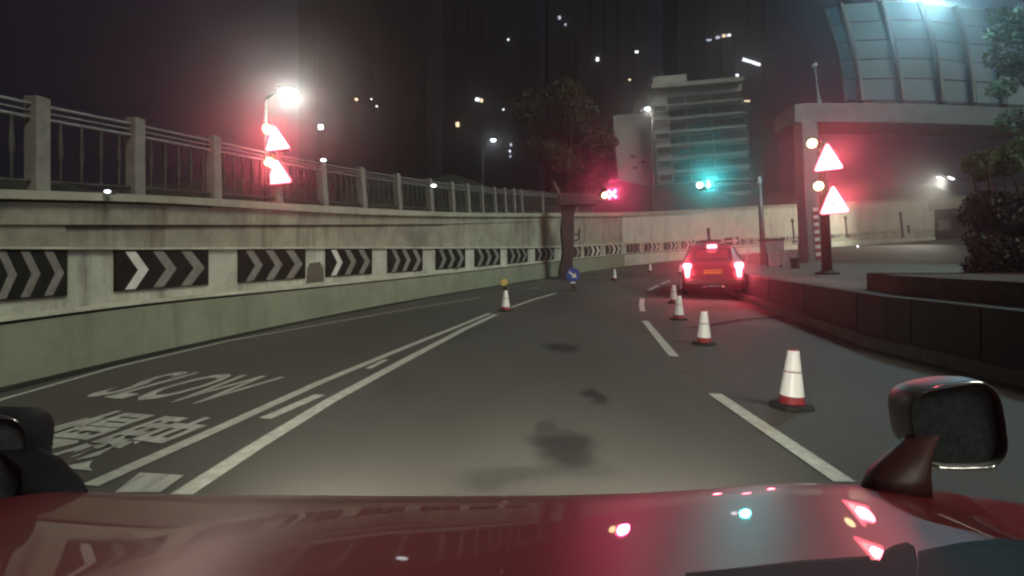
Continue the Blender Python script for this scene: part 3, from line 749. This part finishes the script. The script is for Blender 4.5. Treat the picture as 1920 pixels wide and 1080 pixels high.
def xsignal(px, py, D, label, kind, mlit):
    c = at(px, py, D); t = thing('lane_signal', c, label, 'lane signal', 'overhead lane signals', lean=LEAN)
    u = D / F
    MB().box((0, .1, 0), (26 * u, .14, 24 * u)).build('housing', M['dark'], t, bevel=.02)
    if kind == 'x':
        mb = MB()
        for s in (1, -1): mb.box((0, -.01 - .004 * s, 0), (22 * u, .03, 5.5 * u), Matrix.Rotation(s * R(45), 3, 'Y'))
        mb.build('cross', mlit, t)
    else:
        mb = MB(); mb.box((2 * u, -.01, 3 * u), (5 * u, .03, 9 * u))
        mb.prism([(-7 * u + 2 * u, -1 * u), (0 + 2 * u, -9 * u), (7 * u + 2 * u, -1 * u)], -.025, .005); mb.build('arrow', mlit, t)
    k = 14; rad = 5.2 * u; lx = -14 * u
    mb = MB(); mb.rings([[(lx + math.cos(i * 6.283 / k) * rad * s, y, -1 * u + math.sin(i * 6.283 / k) * rad * s) for i in range(k)] for s, y in ((1, .08), (1, -.05), (.7, -.09), (.2, -.1))])
    mb.build('flashing_lamp', M['e_amber'] if kind == 'x' else M['e_white'], t)
    return c
q = xsignal(1148, 364, DG, 'red cross lane signal at the end of the brown gantry head', 'x', M['e_sigred'])
light('lane_signal_halo', 'SPOT', q + Vector((0, -.3, 0)), 650, (1, .06, .18), aim=(0, 0, 3.2), size=.2, spot=20, blend=.6)  # narrow beam added toward the camera to give the red halo
DM = 23.0
q = xsignal(1326, 345, DM, 'green arrow lane signal hanging from the arm of the pale mast', 'a', M['e_green'])
light('lane_signal_halo', 'SPOT', q + Vector((0, -.3, 0)), 800, (.04, .85, .85), aim=(0, 0, 3.2), size=.2, spot=20, blend=.6)  # same kind of added beam, for the green halo
b0 = at(1434, 503, DM); b1 = at(1423, 333, DM)
ms = thing('signal_mast', (b0.x, b0.y, b0.z - .15), 'slender grey mast with white cap behind the taxi', 'mast')
d = b1 - Vector(ms.location)
MB().tube((0, 0, -.2), d, .14, .075, 12).build('pole', M['pole'], ms, smooth=True)
MB().box(d + Vector((0, -.06, -.12)), (.11, .1, .3), Matrix.Rotation(LEAN, 3, 'Y')).build('cap', M['chevw'], ms, bevel=.02)
arm_end = at(1332, 339, DM + .2) - Vector(ms.location)
MB().tube(d * .975 + Vector((0, .1, 0)), arm_end + Vector((0, .1, 0)), .045, .04).build('arm', M['dark'], ms)

# ------------------------------------------------------------------ cones
def cone_profile(): return [(.115, .03), (.105, .05), (.043, .455), (.036, .46), (.02, .462)]
c0 = None
CONES = [(1484, 765, 'nearest traffic cone, large and leaning, right of the dashed line', R(3)), (1320, 647, 'second nearest traffic cone ahead on the right of the dashed line', R(2)),
         (1273, 601, 'traffic cone just in front of the left rear corner of the taxi', 0), (1263, 570, 'traffic cone beside the left side of the taxi, behind a nearer one', 0),
         (1281, 548, 'traffic cone closest to the left flank of the taxi, glowing white', 0), (1276, 515, 'tiny cone ahead of the taxi by its left tail lamp', 0),
         (1219, 512, 'tiny far cone halfway between blue sign and taxi', 0), (1152, 527, 'small cone on open road to the right of the blue arrow sign', 0),
         (948, 585, 'traffic cone with an amber lamp at the end of the double white line', 0)]
CP = []
for i, (px, py, lab, tl) in enumerate(CONES):
    p = gp(px, py - 1.5); loc = (p.x, p.y, gz(p.x, p.y) + .002)
    if c0 is None:
        c0 = thing('traffic_cone', loc, lab, 'traffic cone', 'traffic cones along the lane')
        MB().lathe([(.012, .455), (.031, .46), (.038, .45), (.092, .05), (.102, .035)], 24).build('body', M['cone'], c0, smooth=True)
        fz = lambda z: .038 + (.45 - z) / .40 * .054 + .0035
        sl = MB().lathe([(fz(z), z) for z in (.448, .42, .30, .285)] , 24).rings([[(fz(z) * math.cos(k * 6.2832 / 24), fz(z) * math.sin(k * 6.2832 / 24), z) for k in range(24)] for z in (.278, .2, .095)], cap0=False, cap1=False)
        sl.build('sleeve', M['white'], c0, smooth=True)
        mb = MB(); k = 8; s = .14
        ol8 = [(s, s * .6), (s * .6, s), (-s * .6, s), (-s, s * .6), (-s, -s * .6), (-s * .6, -s), (s * .6, -s), (s, -s * .6)]
        mb.rings([[(x, y, 0) for x, y in ol8], [(x, y, .022) for x, y in ol8], [(x * .85, y * .85, .034) for x, y in ol8]]); mb.build('base', M['conebase'], c0)
    else:
        dup(c0, lab, loc, random.uniform(0, 1.5))
    CP.append(loc)
c0.rotation_euler = (0, R(2.5), .3)
# amber lamp clipped on the left cone
x, y, z = CP[8]
wl = thing('warning_lamp', (x - .035, y, z + .462), 'unlit amber lamp clipped on top of the cone at the double line', 'warning lamp')
MB().box((.02, 0, .045), (.085, .07, .09)).build('battery_box', M['conebase'], wl, bevel=.01)
MB().rings([[(math.cos(k * 6.283 / 16) * .085 * s, yy, .16 + math.sin(k * 6.283 / 16) * .085 * s) for k in range(16)] for s, yy in ((.8, .05), (1, .03), (1, -.03), (.8, -.05))]).build('lens', M['amber'], wl)
# blue keep right sign
p = gp(1075, 545); kr = thing('keep_right_sign', (p.x, p.y, gz(p.x, p.y)), 'round blue sign with a white diagonal arrow on a short brown stand', 'traffic sign', rz=R(-4), lean=R(-2))
u = p.y / F
MB().rings([[(x_ * u, y_ * .1, z_ * u) for x_, y_ in ((-w, -1), (w, -1), (w, 1), (-w, 1))] for z_, w in ((0, 7), (1.5, 7), (2, 4.5), (14, 4.2))]).build('stand', M['gantry'], kr)
MB().box((0, -.085, 15.2 * u), (9 * u, .02, 3.2 * u)).build('white_band', M['white'], kr)
MB().box((0, 0, 17 * u), (5 * u, .05, 8 * u)).build('bracket', M['gantry'], kr)
MB().prism([(math.cos(k * 6.283 / 32) * 13 * u, 30 * u + math.sin(k * 6.283 / 32) * 13 * u) for k in range(32)], -.10, -.075).build('disc', M['blue'], kr)
rot = Matrix.Rotation(R(-40), 2)
ar = [(-9, -1.7), (1, -1.7), (1, -5.5), (9, 0), (1, 5.5), (1, 1.7), (-9, 1.7)]
ar = [(lambda q_: (q_.x * u, 30 * u + q_.y * u))(Vector((x_ * math.cos(R(-40)) - y_ * math.sin(R(-40)), x_ * math.sin(R(-40)) + y_ * math.cos(R(-40))))) for x_, y_ in ar]
MB().prism(ar, -.112, -.101).build('arrow', M['white'], kr)

# ------------------------------------------------------------------ taxi ahead
tp = gp(1338, 560); TH = R(-19)
tx = thing('taxi', (tp.x, tp.y, gz(tp.x, tp.y)), 'dark red taxi ahead with brake lights and roof brake light glowing', 'car', rz=TH, lean=R(-2.0))
tx.rotation_mode = 'XYZ'; tx.rotation_euler = (R(1.1), R(-1.5), TH)
def sect(y, hw, z0, zb, hr, zr):
    """car cross-section: half width at belt, sill height, belt height, roof half width, roof height"""
    pts = [(hw * .86, z0), (hw * .97, z0 + .1), (hw, (z0 + zb) / 2), (hw * .97, zb - .06), (hw * .93, zb), (hr, zr - .10), (hr * .93, zr - .03), (hr * .6, zr)]
    return [(x, y, z) for x, z in pts] + [(-x, y, z) for x, z in reversed(pts)]
S = [(0, .72, .34, .80, .62, .84), (.05, .80, .24, .88, .66, .92), (.14, .82, .22, .93, .64, 1.02), (.32, .83, .2, .95, .60, 1.30), (.55, .835, .2, .95, .585, 1.43), (1.0, .84, .2, .95, .595, 1.48),
     (1.8, .84, .2, .95, .595, 1.49), (2.5, .84, .2, .95, .585, 1.42), (3.05, .84, .2, .95, .60, 1.10), (3.3, .83, .2, .93, .66, .98), (4.0, .81, .22, .86, .66, .9), (4.3, .74, .3, .76, .6, .8)]
MB().rings([sect(*s) for s in S]).build('body', M['taxi_paint'], tx, smooth=True, bevel=0)
# rear window, side windows
MB().quad((-.52, .125, 1.0), (.52, .125, 1.0), (.47, .365, 1.36), (-.47, .365, 1.36)).build('rear_window', M['carglass'], tx)
for s in (1, -1):
    MB().quad((s * .80, .75, .98), (s * .80, 2.75, .98), (s * .615, 2.45, 1.36), (s * .615, .85, 1.38)).build('side_window', M['carglass'], tx)
mb = MB().box((0, -.05, .46), (1.56, .16, .2)); mb.build('bumper', M['taxi_paint'], tx, bevel=.05)
MB().path([(-.34, -.14, .30), (-.2, -.15, .345), (0, -.155, .36), (.2, -.15, .345), (.34, -.14, .30)], [.012, .02, .024, .02, .012], 8).build('bumper_arc', M['chrome'], tx, smooth=True)  # bright chrome arc along the lower bumper
def tail_outline(s):
    o = [(-.05, -.22), (.05, -.22), (.065, -.1), (.075, 0), (.105, .05), (.11, .13), (.07, .17), (-.07, .17), (-.11, .13), (-.105, .05), (-.075, 0), (-.065, -.1)]
    return [(s * .655 + x, .80 + z) for x, z in o]
for s in (1, -1):
    MB().prism(tail_outline(s), -.06, .05).build('tail_lamp', M['e_tail'], tx)
MB().box((0, .33, 1.41), (.26, .08, .10)).build('brake_lamp', M['e_tail'], tx, bevel=.03)
pm = MB().box((0, -.045, .73), (.46, .02, .105)).build('number_plate', M['yellow'], tx)
mb = MB()
for k in range(6):
    xx = -.17 + k * .067 + (.02 if k > 1 else 0); mb.box((xx, -.057, .745 - .012 * (k % 2)), (.03, .004, .055)); 
    if k % 2: mb.box((xx + .016, -.057, .72), (.026, .004, .02))
mb.build('plate_characters', M['groove'], pm)
for s in (1, -1):
    for y in (.85, 3.45):
        w = MB().rings([[(s * (.82 - xx), y + math.cos(k * 6.283 / 20) * r_, .30 + math.sin(k * 6.283 / 20) * r_) for k in range(20)] for xx, r_ in ((0, .27), (.0, .30), (.17, .30), (.17, .26))]).build('wheel', M['tyre'], tx)
        MB().rings([[(s * (.825), y + math.cos(k * 6.283 / 16) * r_, .30 + math.sin(k * 6.283 / 16) * r_) for k in range(16)] for r_ in (.19, .05)], cap0=False).build('rim', M['steel'], w)
MB().box((0, .95, 1.55), (.55, .14, .10)).build('roof_sign', M['dark'], tx, bevel=.03)
Rz = Matrix.Rotation(TH, 3, 'Z')
for (x, z, e) in ((-.655, .82, 42), (.655, .82, 42), (0, 1.41, 22)):
    q = Vector(tx.location) + Rz @ Vector((x, -.28, z)); light('tail_lamp_light_or_halo', 'SPOT', q, e * 1.1, (1, .08, .13), aim=q + Rz @ Vector((-.1, -1, -.12)), size=.1, spot=165, blend=.5)
    if x: light('tail_lamp_light_or_halo', 'SPOT', q, 650, (1, .09, .14), aim=(0, 0, 2.9), size=.15, spot=16, blend=.5)  # narrow extra beam toward the camera, added for the lamp's halo
    if x: light('tail_lamp_light_or_halo', 'POINT', q + Rz @ Vector((0, -.12, 0)), 9, (1, .1, .15), size=.08)
# post and round marker beyond the taxi
p = at(1334, 462, 30); bp_ = thing('bollard_post', (p.x, p.y, gz(p.x, p.y)), 'short dark post rising behind the roof of the taxi', 'post', lean=LEAN)
t_ = at(1334, 430, 30)
MB().tube((0, 0, 0), (-.02, 0, t_.z - gz(p.x, p.y)), .09, .085).build('shaft', M['gantry'], bp_)
MB().lathe([(.10, 0), (.115, .03), (.09, .07)], 12, (-.02, 0, t_.z - gz(p.x, p.y))).build('cap', M['dark'], bp_)
p = at(1405, 472, 33); rs = thing('round_sign', (p.x, p.y, gz(p.x, p.y)), 'small round white sign beside the taxi roof', 'traffic sign', lean=LEAN)
h = p.z - gz(p.x, p.y)
MB().prism([(math.cos(k * 6.283 / 20) * .16, h + math.sin(k * 6.283 / 20) * .16) for k in range(20)], -.06, -.03).build('disc', M['white'], rs)
MB().tube((0, 0, 0), (0, 0, h + .1), .03).build('post', M['pole'], rs)
p = at(1401, 545, 14.6); bo = thing('barrier_marker', (p.x - .02, p.y + .3, gz(p.x, p.y) + .0), 'pale upright marker between the taxi and the low wall', 'marker post', lean=R(-3))
MB().rings([[(math.cos(k * 6.283 / 14) * r_, math.sin(k * 6.283 / 14) * r_, z_) for k in range(14)] for r_, z_ in ((.10, .02), (.10, .5), (.09, .56), (.04, .60))]).build('shaft', M['chev'], bo, smooth=True)
MB().lathe([(.18, 0), (.18, .03), (.11, .05)], 14).build('foot', M['conebase'], bo)

# ------------------------------------------------------------------ clutter on the island
D = 21.0
def island_box(px0, px1, py0, py1, D, depth, m, name, label, cat, rz=0, extra=None):
    a = at(px0, py1, D); b = at(px1, py0, D); w = b.x - a.x; zb = itop(a.x, D); h = b.z - zb
    t = thing(name, ((a.x + b.x) / 2, D + depth / 2, zb - .02), label, cat, rz=rz, lean=LEAN)
    return t, w, h
t, w, h = island_box(1437, 1473, 449, 500, 22.5, .5, None, 'control_cabinet', 'dark grey control cabinet behind the striped sheet barrier on the island', 'cabinet')
MB().box((0, 0, h / 2), (w, .5, h)).build('casing', M['cabinet'], t, bevel=.03)
MB().box((0, 0, h + .02), (w * 1.1, .6, .05)).build('lid', M['dark'], t)
for s in (-1, 1): MB().box((s * w * .245, -.262, h * .52), (w * .46, .02, h * .8)).build('door', M['cabinet'], t, bevel=.005)
t, w, h = island_box(1443, 1494, 468, 509, 19.8, .08, None, 'sheet_barrier', 'pale ribbed sheet barrier standing on the island right of the taxi', 'barrier')
mb = MB(); n = 22; mb.rings([[(-w / 2 + w * i / n, (.03 if i % 2 else 0), .12), (-w / 2 + w * i / n, (.03 if i % 2 else 0), h)] for i in range(n + 1)], closed=False); o = mb.build('sheet', M['sheet'], t); o.modifiers.new('t', 'SOLIDIFY').thickness = .008
for s in (-1, -.05, .8): MB().box((s * w / 2, .06, h * .45), (.06, .06, h * .95)).build('leg', M['dark'], t)
t, w, h = island_box(1490, 1501, 483, 500, 18.5, .3, None, 'meter_box', 'small dark box on the island beside the sheet barrier', 'box')
MB().box((0, 0, h / 2), (w, .25, h)).build('casing', M['dark'], t, bevel=.02)
MB().box((0, 0, h + .015), (w * 1.15, .3, .03)).build('lid', M['cabinet'], t)
# wall pipes on the far wall
for (px, y0, y1, D, lab) in ((1690, 397, 446, 57, 'dark drain pipe on the far wall near its right end'), (1703, 423, 437, 57, 'short dark pipe stub on the far wall near its right end'), (1487, 410, 452, 51.5, 'thin pipe on the far wall beside the overpass column'), (1586, 405, 440, 55, 'thin pipe on the far wall right of the lit triangles')):
    a = at(px + (y1 - y0) * .06, y1, D); b = at(px - (y1 - y0) * .04, y0, D)
    t = thing('drain_pipe', a, lab, 'pipe', 'pipes on the far wall')
    mb = MB().tube((0, 0, 0), b - a, .11 if px == 1690 else .08, None, 8); mb.build('pipe', M['dark'], t)
    MB().box((b - a) * .9 + Vector((0, -.05, 0)), (.34, .1, .12)).build('clamp', M['dark'], t)
# portal at the right end of the far wall
pt = thing('underpass_portal', at(1775, 447, 60), 'dark underpass opening with pale lintel at the far wall end', 'underpass', lean=LEAN)
u = .06
MB().box((1.5, .5, 66 * u), (110 * u, 1.2, 21 * u)).build('lintel', M['coping'], pt)
MB().box((1.5, 2.2, 27 * u), (110 * u, .3, 58 * u)).build('back_wall', M['parapet'], pt)
MB().box((.6, 1.2, 26 * u), (26 * u, .5, 20 * u)).build('stored_block', M['cabinet'], pt)
# white road studs with glowing reflectors on the far carriageway
for (px, py, lab) in ((1533, 471, 'tiny white road stud left of the sign post on the far road'), (1606, 464, 'tiny white road stud right of the lit triangles on the far road')):
    p = gp(px, py + 2); t = thing('road_stud', (p.x, p.y, gz(p.x, p.y)), lab, 'road stud', 'far road studs')
    MB().lathe([(.16, 0), (.15, .25), (.08, .33)], 10).build('housing', M['chevw'], t)
    MB().box((0, -.16, .2), (.14, .02, .1)).build('reflector', M['e_win'], t)  # emission stands in for light thrown back by the reflector

# ------------------------------------------------------------------ buildings
DB = 135.0; u = DB / F
bo_ = at(1240, 395, DB)
bd = thing('office_block', bo_, 'pale office block with long balconies beyond the far wall', 'building', lean=R(-5.0))
W_ = 172 * u; H_ = 228 * u
MB().box((W_ / 2, 8, H_ / 2), (W_, 15, H_)).build('main_wall', M['pale'], bd)
MB().box((-35 * u, 10, 96 * u), (69.5 * u, 13, 192 * u)).build('side_wing', M['pale'], bd)
MB().box((W_ / 2, 7, H_ + .5), (W_ * 1.01, 16, 1.0)).build('parapet', M['pale'], bd)
MB().box((W_ * .3, 9, H_ + 3), (9, 6, 4)).build('plant_room', M['pale'], bd)
for k in range(8):
    z = (205 - k * 25) * u
    o = MB().box((30 * u + 71 * u, .36, z), (140 * u, .3, 12 * u)).build('window_strip', M['glassdark'], bd)
    for j in (2, 5): MB().box((30 * u + 1.5 * u + j * 15.5 * u, .18, z), (1.2 * u, .1, 12 * u)).build('mullion', M['pale'], o)
    MB().box((30 * u + 71 * u, -.3, z - 12 * u), (142 * u, 1.7, 1.2 * u)).build('balcony_slab', M['pale'], bd)
for k in range(7):
    f = MB().box((15 * u, .42, (191 - k * 26) * u), (23 * u, .3, 11 * u)).build('window', M['glassdark'], bd)
    MB().box((15 * u, .2, (191 - k * 26 - 6.3) * u), (25 * u, .6, 1.2 * u)).build('sill', M['pale'], f)
for px, py in ((-38, 130), (-20, 118), (-36, 108)):
    MB().box((px * u, 3.4, (py - 20) * u), (8 * u, .3, 4 * u)).build('window', M['glassdark'], bd)
# dark towers with a few lit rooms
def tower(px0, px1, ytop, D, label, lits):
    a = at(px0, 480, D); b = at(px1, 480, D); h = CH + (HY - ytop) * D / F + 4
    t = thing('tower_block', ((a.x + b.x) / 2, D, -3), label, 'tower block', 'dark towers on the skyline'); w = b.x - a.x
    MB().box((0, 12, h / 2), (w, 24, h)).build('wall', M['tower'], t)
    MB().box((0, 10, h + 2), (w * .4, 10, 4)).build('plant_room', M['tower'], t)
    for j in range(1, 7): MB().box((-w / 2 + w * j / 7, -.3, h / 2), (.8, .6, h)).build('pilaster', M['tower'], t)
    for px, py, sx, sy, rz in lits:
        c = at(px, py, D); mb = MB().box((c.x - t.location.x, -.5, c.z + 3), (sx * D / F, .9, sy * D / F), Matrix.Rotation(rz, 3, 'Y')); mb.build('lit_window', M['e_warm' if (px * 7 + py) % 5 == 0 else 'e_dim' if (px + py) % 3 == 0 else 'e_win'], t)
tower(560, 800, -60, 210, 'dark tower block with one square lit window right of the left triangles', [(602, 239, 9, 9, 0), (669, 187, 5, 4, 0), (697, 187, 3, 2, 0), (707, 200, 3, 2, 0), (716, 384, 5, 5, 0)])
tower(830, 1010, -40, 230, 'dark tower block above the middle of the fence with scattered lit rooms', [(858, 234, 6, 8, 0), (895, 187, 7, 5, .2), (903, 189, 5, 5, 0), (958, 272, 4, 5, 0), (956, 284, 3, 3, 0), (957, 294, 3, 3, 0), (953, 75, 3, 2, 0), (944, 206, 3, 2, 0)])
tower(1028, 1216, -50, 240, 'dark tower block rising behind the olive tree', [(1049, 34, 5, 5, 0), (1060, 47, 3, 3, 0), (1120, 112, 5, 6, 0), (1193, 98, 6, 3, 0), (1180, 150, 4, 2, 0)])
tower(1270, 1460, -70, 250, 'dark tower block with a row of lit windows behind the pale office block', [(1328, 76, 9, 3, -.1), (1345, 71, 7, 4, -.1), (1356, 68, 6, 4, 0), (1366, 67, 6, 3, 0), (1408, 117, 34, 4, .32), (1381, 142, 5, 4, 0), (1350, 150, 9, 2, 0), (1400, 190, 10, 2, 0)])
# marker lamps and a reflector on the fence line
for (px, py, D, lab) in ((813, 348, 14.6, 'small bright lamp fixed to a fence post in the middle of the fence'), (201, 359, 5.9, 'small bright reflector on the coping at the far left'), (606, 300, 10.6, 'small bright lamp on top of the fence post right of the left triangles')):
    c = at(px, py, D); t = thing('fence_lamp', c, lab, 'small lamp', 'small lamps on the fence'); u = D / F
    MB().box((0, .05, 0), (13 * u, .07, 8 * u)).build('housing', M['dark'], t)
    MB().rings([[(math.cos(k * 6.283 / 12) * 5.5 * u * s, y, math.sin(k * 6.283 / 12) * 3 * u * s) for k in range(12)] for s, y in ((1, .01), (.9, -.01), (.4, -.02))]).build('lens', M['e_win'], t)  # on the coping reflector this emission stands for its returned light
# ------------------------------------------------------------------ own car: bonnet, fender mirrors, cowl
car = thing('car', (0, 0, 0), 'dark red bonnet of the nearest car with fender mirrors along the bottom edge', 'car')
DC = 1.18
CRX = [-400, 60, 130, 200, 500, 1000, 1200, 1330, 1430, 1520, 1640, 1720, 1800, 1920, 2400]
CRY = [990, 940, 920, 924, 930, 929, 924, 916, 908, 905, 909, 915, 924, 943, 1060]
C0 = CH - (926 - HY) / F * DC
def crest(X, d):
    px = CX + X / DC * F; c = CH - (hermite(CRX, CRY, max(-400, min(2400, px))) - HY) / F * DC
    k = math.exp(min(0, d) / .12)
    edge = 0 if X < .72 else -1.0 * (X - .72) ** 2
    return C0 + (c - C0) * k + (.012 * math.exp(-((X - .575) / .25) ** 2) + edge) * (1 - k)
def bz(X, D):
    d = D - DC
    if d <= 0: f = -((.155 + .022 * sst(.34, -.1, X) + .075 * sst(-.1, -.5, X)) * d + .30 * .06 * (math.exp(d / .06) - 1))
    else: f = -(.455 * d + 3.0 * d * d)
    return crest(X, d) + f
XS = [-1.25 + i * 2.5 / 72 for i in range(73)]
DS = [.50, .56, .62, .68, .74, .80, .86, .92, .96, 1.0, 1.03, 1.06, 1.09, 1.11, 1.13, 1.15, 1.17, 1.19, 1.21, 1.24, 1.28, 1.33, 1.38]
mb = MB(); mb.rings([[(X, D_, bz(X, D_)) for D_ in DS] for X in XS], closed=False)
mb.build('bonnet', M['red_paint'], car, smooth=True)
mb = MB(); zf = lambda X: bz(X, DS[-1])
mb.rings([[(X, DS[-1], zf(X)), (X * .99, DS[-1] + .04, zf(X) - .12), (X * .98, DS[-1] + .02, .18)] for X in XS], closed=False); mb.build('front_panel', M['red_paint'], car, smooth=True)
for X, s in ((XS[0], -1), (XS[-1], 1)):
    mb = MB(); mb.rings([[(X, D_, bz(X, D_)), (X + s * .02, D_, bz(X, D_) - .12), (X, D_, .2)] for D_ in DS], closed=False); mb.build('wing', M['red_paint'], car, smooth=True)
for X in (-.78, .62):
    hlm = MB().rings([[(X + math.cos(k * 6.283 / 16) * .11 * s, y, .36 + math.sin(k * 6.283 / 16) * .06 * s) for k in range(16)] for s, y in ((1, 1.44), (.9, 1.47), (.4, 1.48))]); hlm.build('headlight', M['e_head'], car)
    light('headlight_beam', 'SPOT', (X, 1.52, .36 + .15), 420, (1, .93, .78), aim=(X * .8 + .3, 14, -.15), size=.06, spot=96, blend=1.0)
# black cowl at the rear right corner of the bonnet
def hit(px, py):
    lo, hi = .30, DC
    for _ in range(50):
        m_ = (lo + hi) / 2; p_ = at(px, py, m_)
        if p_.z > bz(p_.x, m_): lo = m_
        else: hi = m_
    return at(px, py, lo)
def surf_part(name, top, m, ybot=1110, lift=.008):
    mb = MB(); rg = []
    for px, py in top:
        a = hit(px, py); r_ = [Vector(a) - Vector((0, 0, .004))]
        for k in range(6): q_ = hit(px, py + (ybot - py) * k / 5 + .01); r_.append(q_ + Vector((0, 0, lift * min(1, k * .6 + .4))))
        rg.append(r_)
    mb.rings(rg, closed=False); return mb.build(name, m, car, smooth=False)
surf_part('cowl', [(1285, 1079), (1400, 1067), (1500, 1055), (1630, 1046), (1633, 1054), (1650, 1054), (1656, 1038), (1676, 1026), (1700, 1020), (1714, 1028), (1719, 1052)], M['plastic'])
surf_part('pillar_foot', [(1721, 1036), (1800, 1020), (1870, 1012), (1950, 1008)], M['plastic'], lift=.006)
def wing_mirror(cpx, cpy, D, hw, hh, yaw, stalk, label=None, ctilt=0):
    c = at(cpx, cpy, D); rot = Matrix.Rotation(yaw, 3, 'Z') @ Matrix.Rotation(ctilt, 3, 'Y')
    def ring(s, y, e=.55, dx=0):
        out = []
        for k in range(36):
            t = 2 * math.pi * k / 36; cx = math.copysign(abs(math.cos(t)) ** e, math.cos(t)); sz = math.copysign(abs(math.sin(t)) ** e, math.sin(t))
            out.append(c + rot @ Vector((cx * hw * s + dx, y, sz * hh * s * (1 + .08 * cx))))
        return out
    mr = MB().rings([ring(.93, .012), ring(.97, -.004), ring(1.0, .0), ring(1.02, .02), ring(1.0, .06), ring(.9, .11), ring(.68, .145), ring(.3, .16)], cap0=False).build('mirror', M['shell' if cpx > 900 else 'plastic'], car, smooth=True)
    MB().rings([ring(.93, .0125), ring(.5, .0115), ring(.05, .011)], cap0=False).build('mirror_glass', M['mirror'], mr, smooth=True)
    # chrome rim along the top and bottom edges
    rg = ring(1.0, -.002)
    for ks in ((range(5, 13)), (range(24, 31))):
        MB().path([rg[k] for k in ks], [.001 + .0035 * math.sin(math.pi * i / 7) for i in range(len(list(ks)))], 6).build('mirror_trim', M['chrome'], mr, smooth=True)
    mb = MB(); rg2 = []
    for px, py, D_, wx, wy in stalk:
        q_ = at(px, py, D_); rg2.append([q_ + Vector((math.cos(k * 6.283 / 12) * wx, math.sin(k * 6.283 / 12) * wy, 0)) for k in range(12)])
    mb.rings(rg2); mb.build('mirror_stalk', M['stalk' if cpx > 900 else 'plastic'], mr, smooth=True)
wing_mirror(1797, 800, 1.2, .096, .094, R(-8), [(1678, 925, 1.13, .075, .04), (1686, 885, 1.15, .062, .04), (1706, 850, 1.18, .042, .035), (1728, 820, 1.22, .03, .03), (1750, 805, 1.25, .02, .02)], ctilt=R(-8))
wing_mirror(-58, 862, 1.2, .112, .10, R(10), [(104, 940, 1.13, .07, .04), (98, 905, 1.15, .055, .04), (78, 868, 1.18, .035, .035), (40, 846, 1.22, .03, .03), (10, 835, 1.25, .02, .02)], ctilt=R(8))

# ------------------------------------------------------------------ night haze
hz = MB().box((0, 128, 75), (520, 320, 158.0)).build('haze', M['tower'])
hm = bpy.data.materials.new('night_haze'); hm.use_nodes = True; t = hm.node_tree
for n in list(t.nodes): t.nodes.remove(n)
out_ = t.nodes.new('ShaderNodeOutputMaterial'); pv = t.nodes.new('ShaderNodeVolumePrincipled')
pv.inputs['Density'].default_value = 0.0038; pv.inputs['Color'].default_value = (.9, .92, .95, 1); pv.inputs['Anisotropy'].default_value = 0.92
t.links.new(pv.outputs[0], out_.inputs['Volume']); hz.data.materials.clear(); hz.data.materials.append(hm)
tag(hz, kind='stuff')
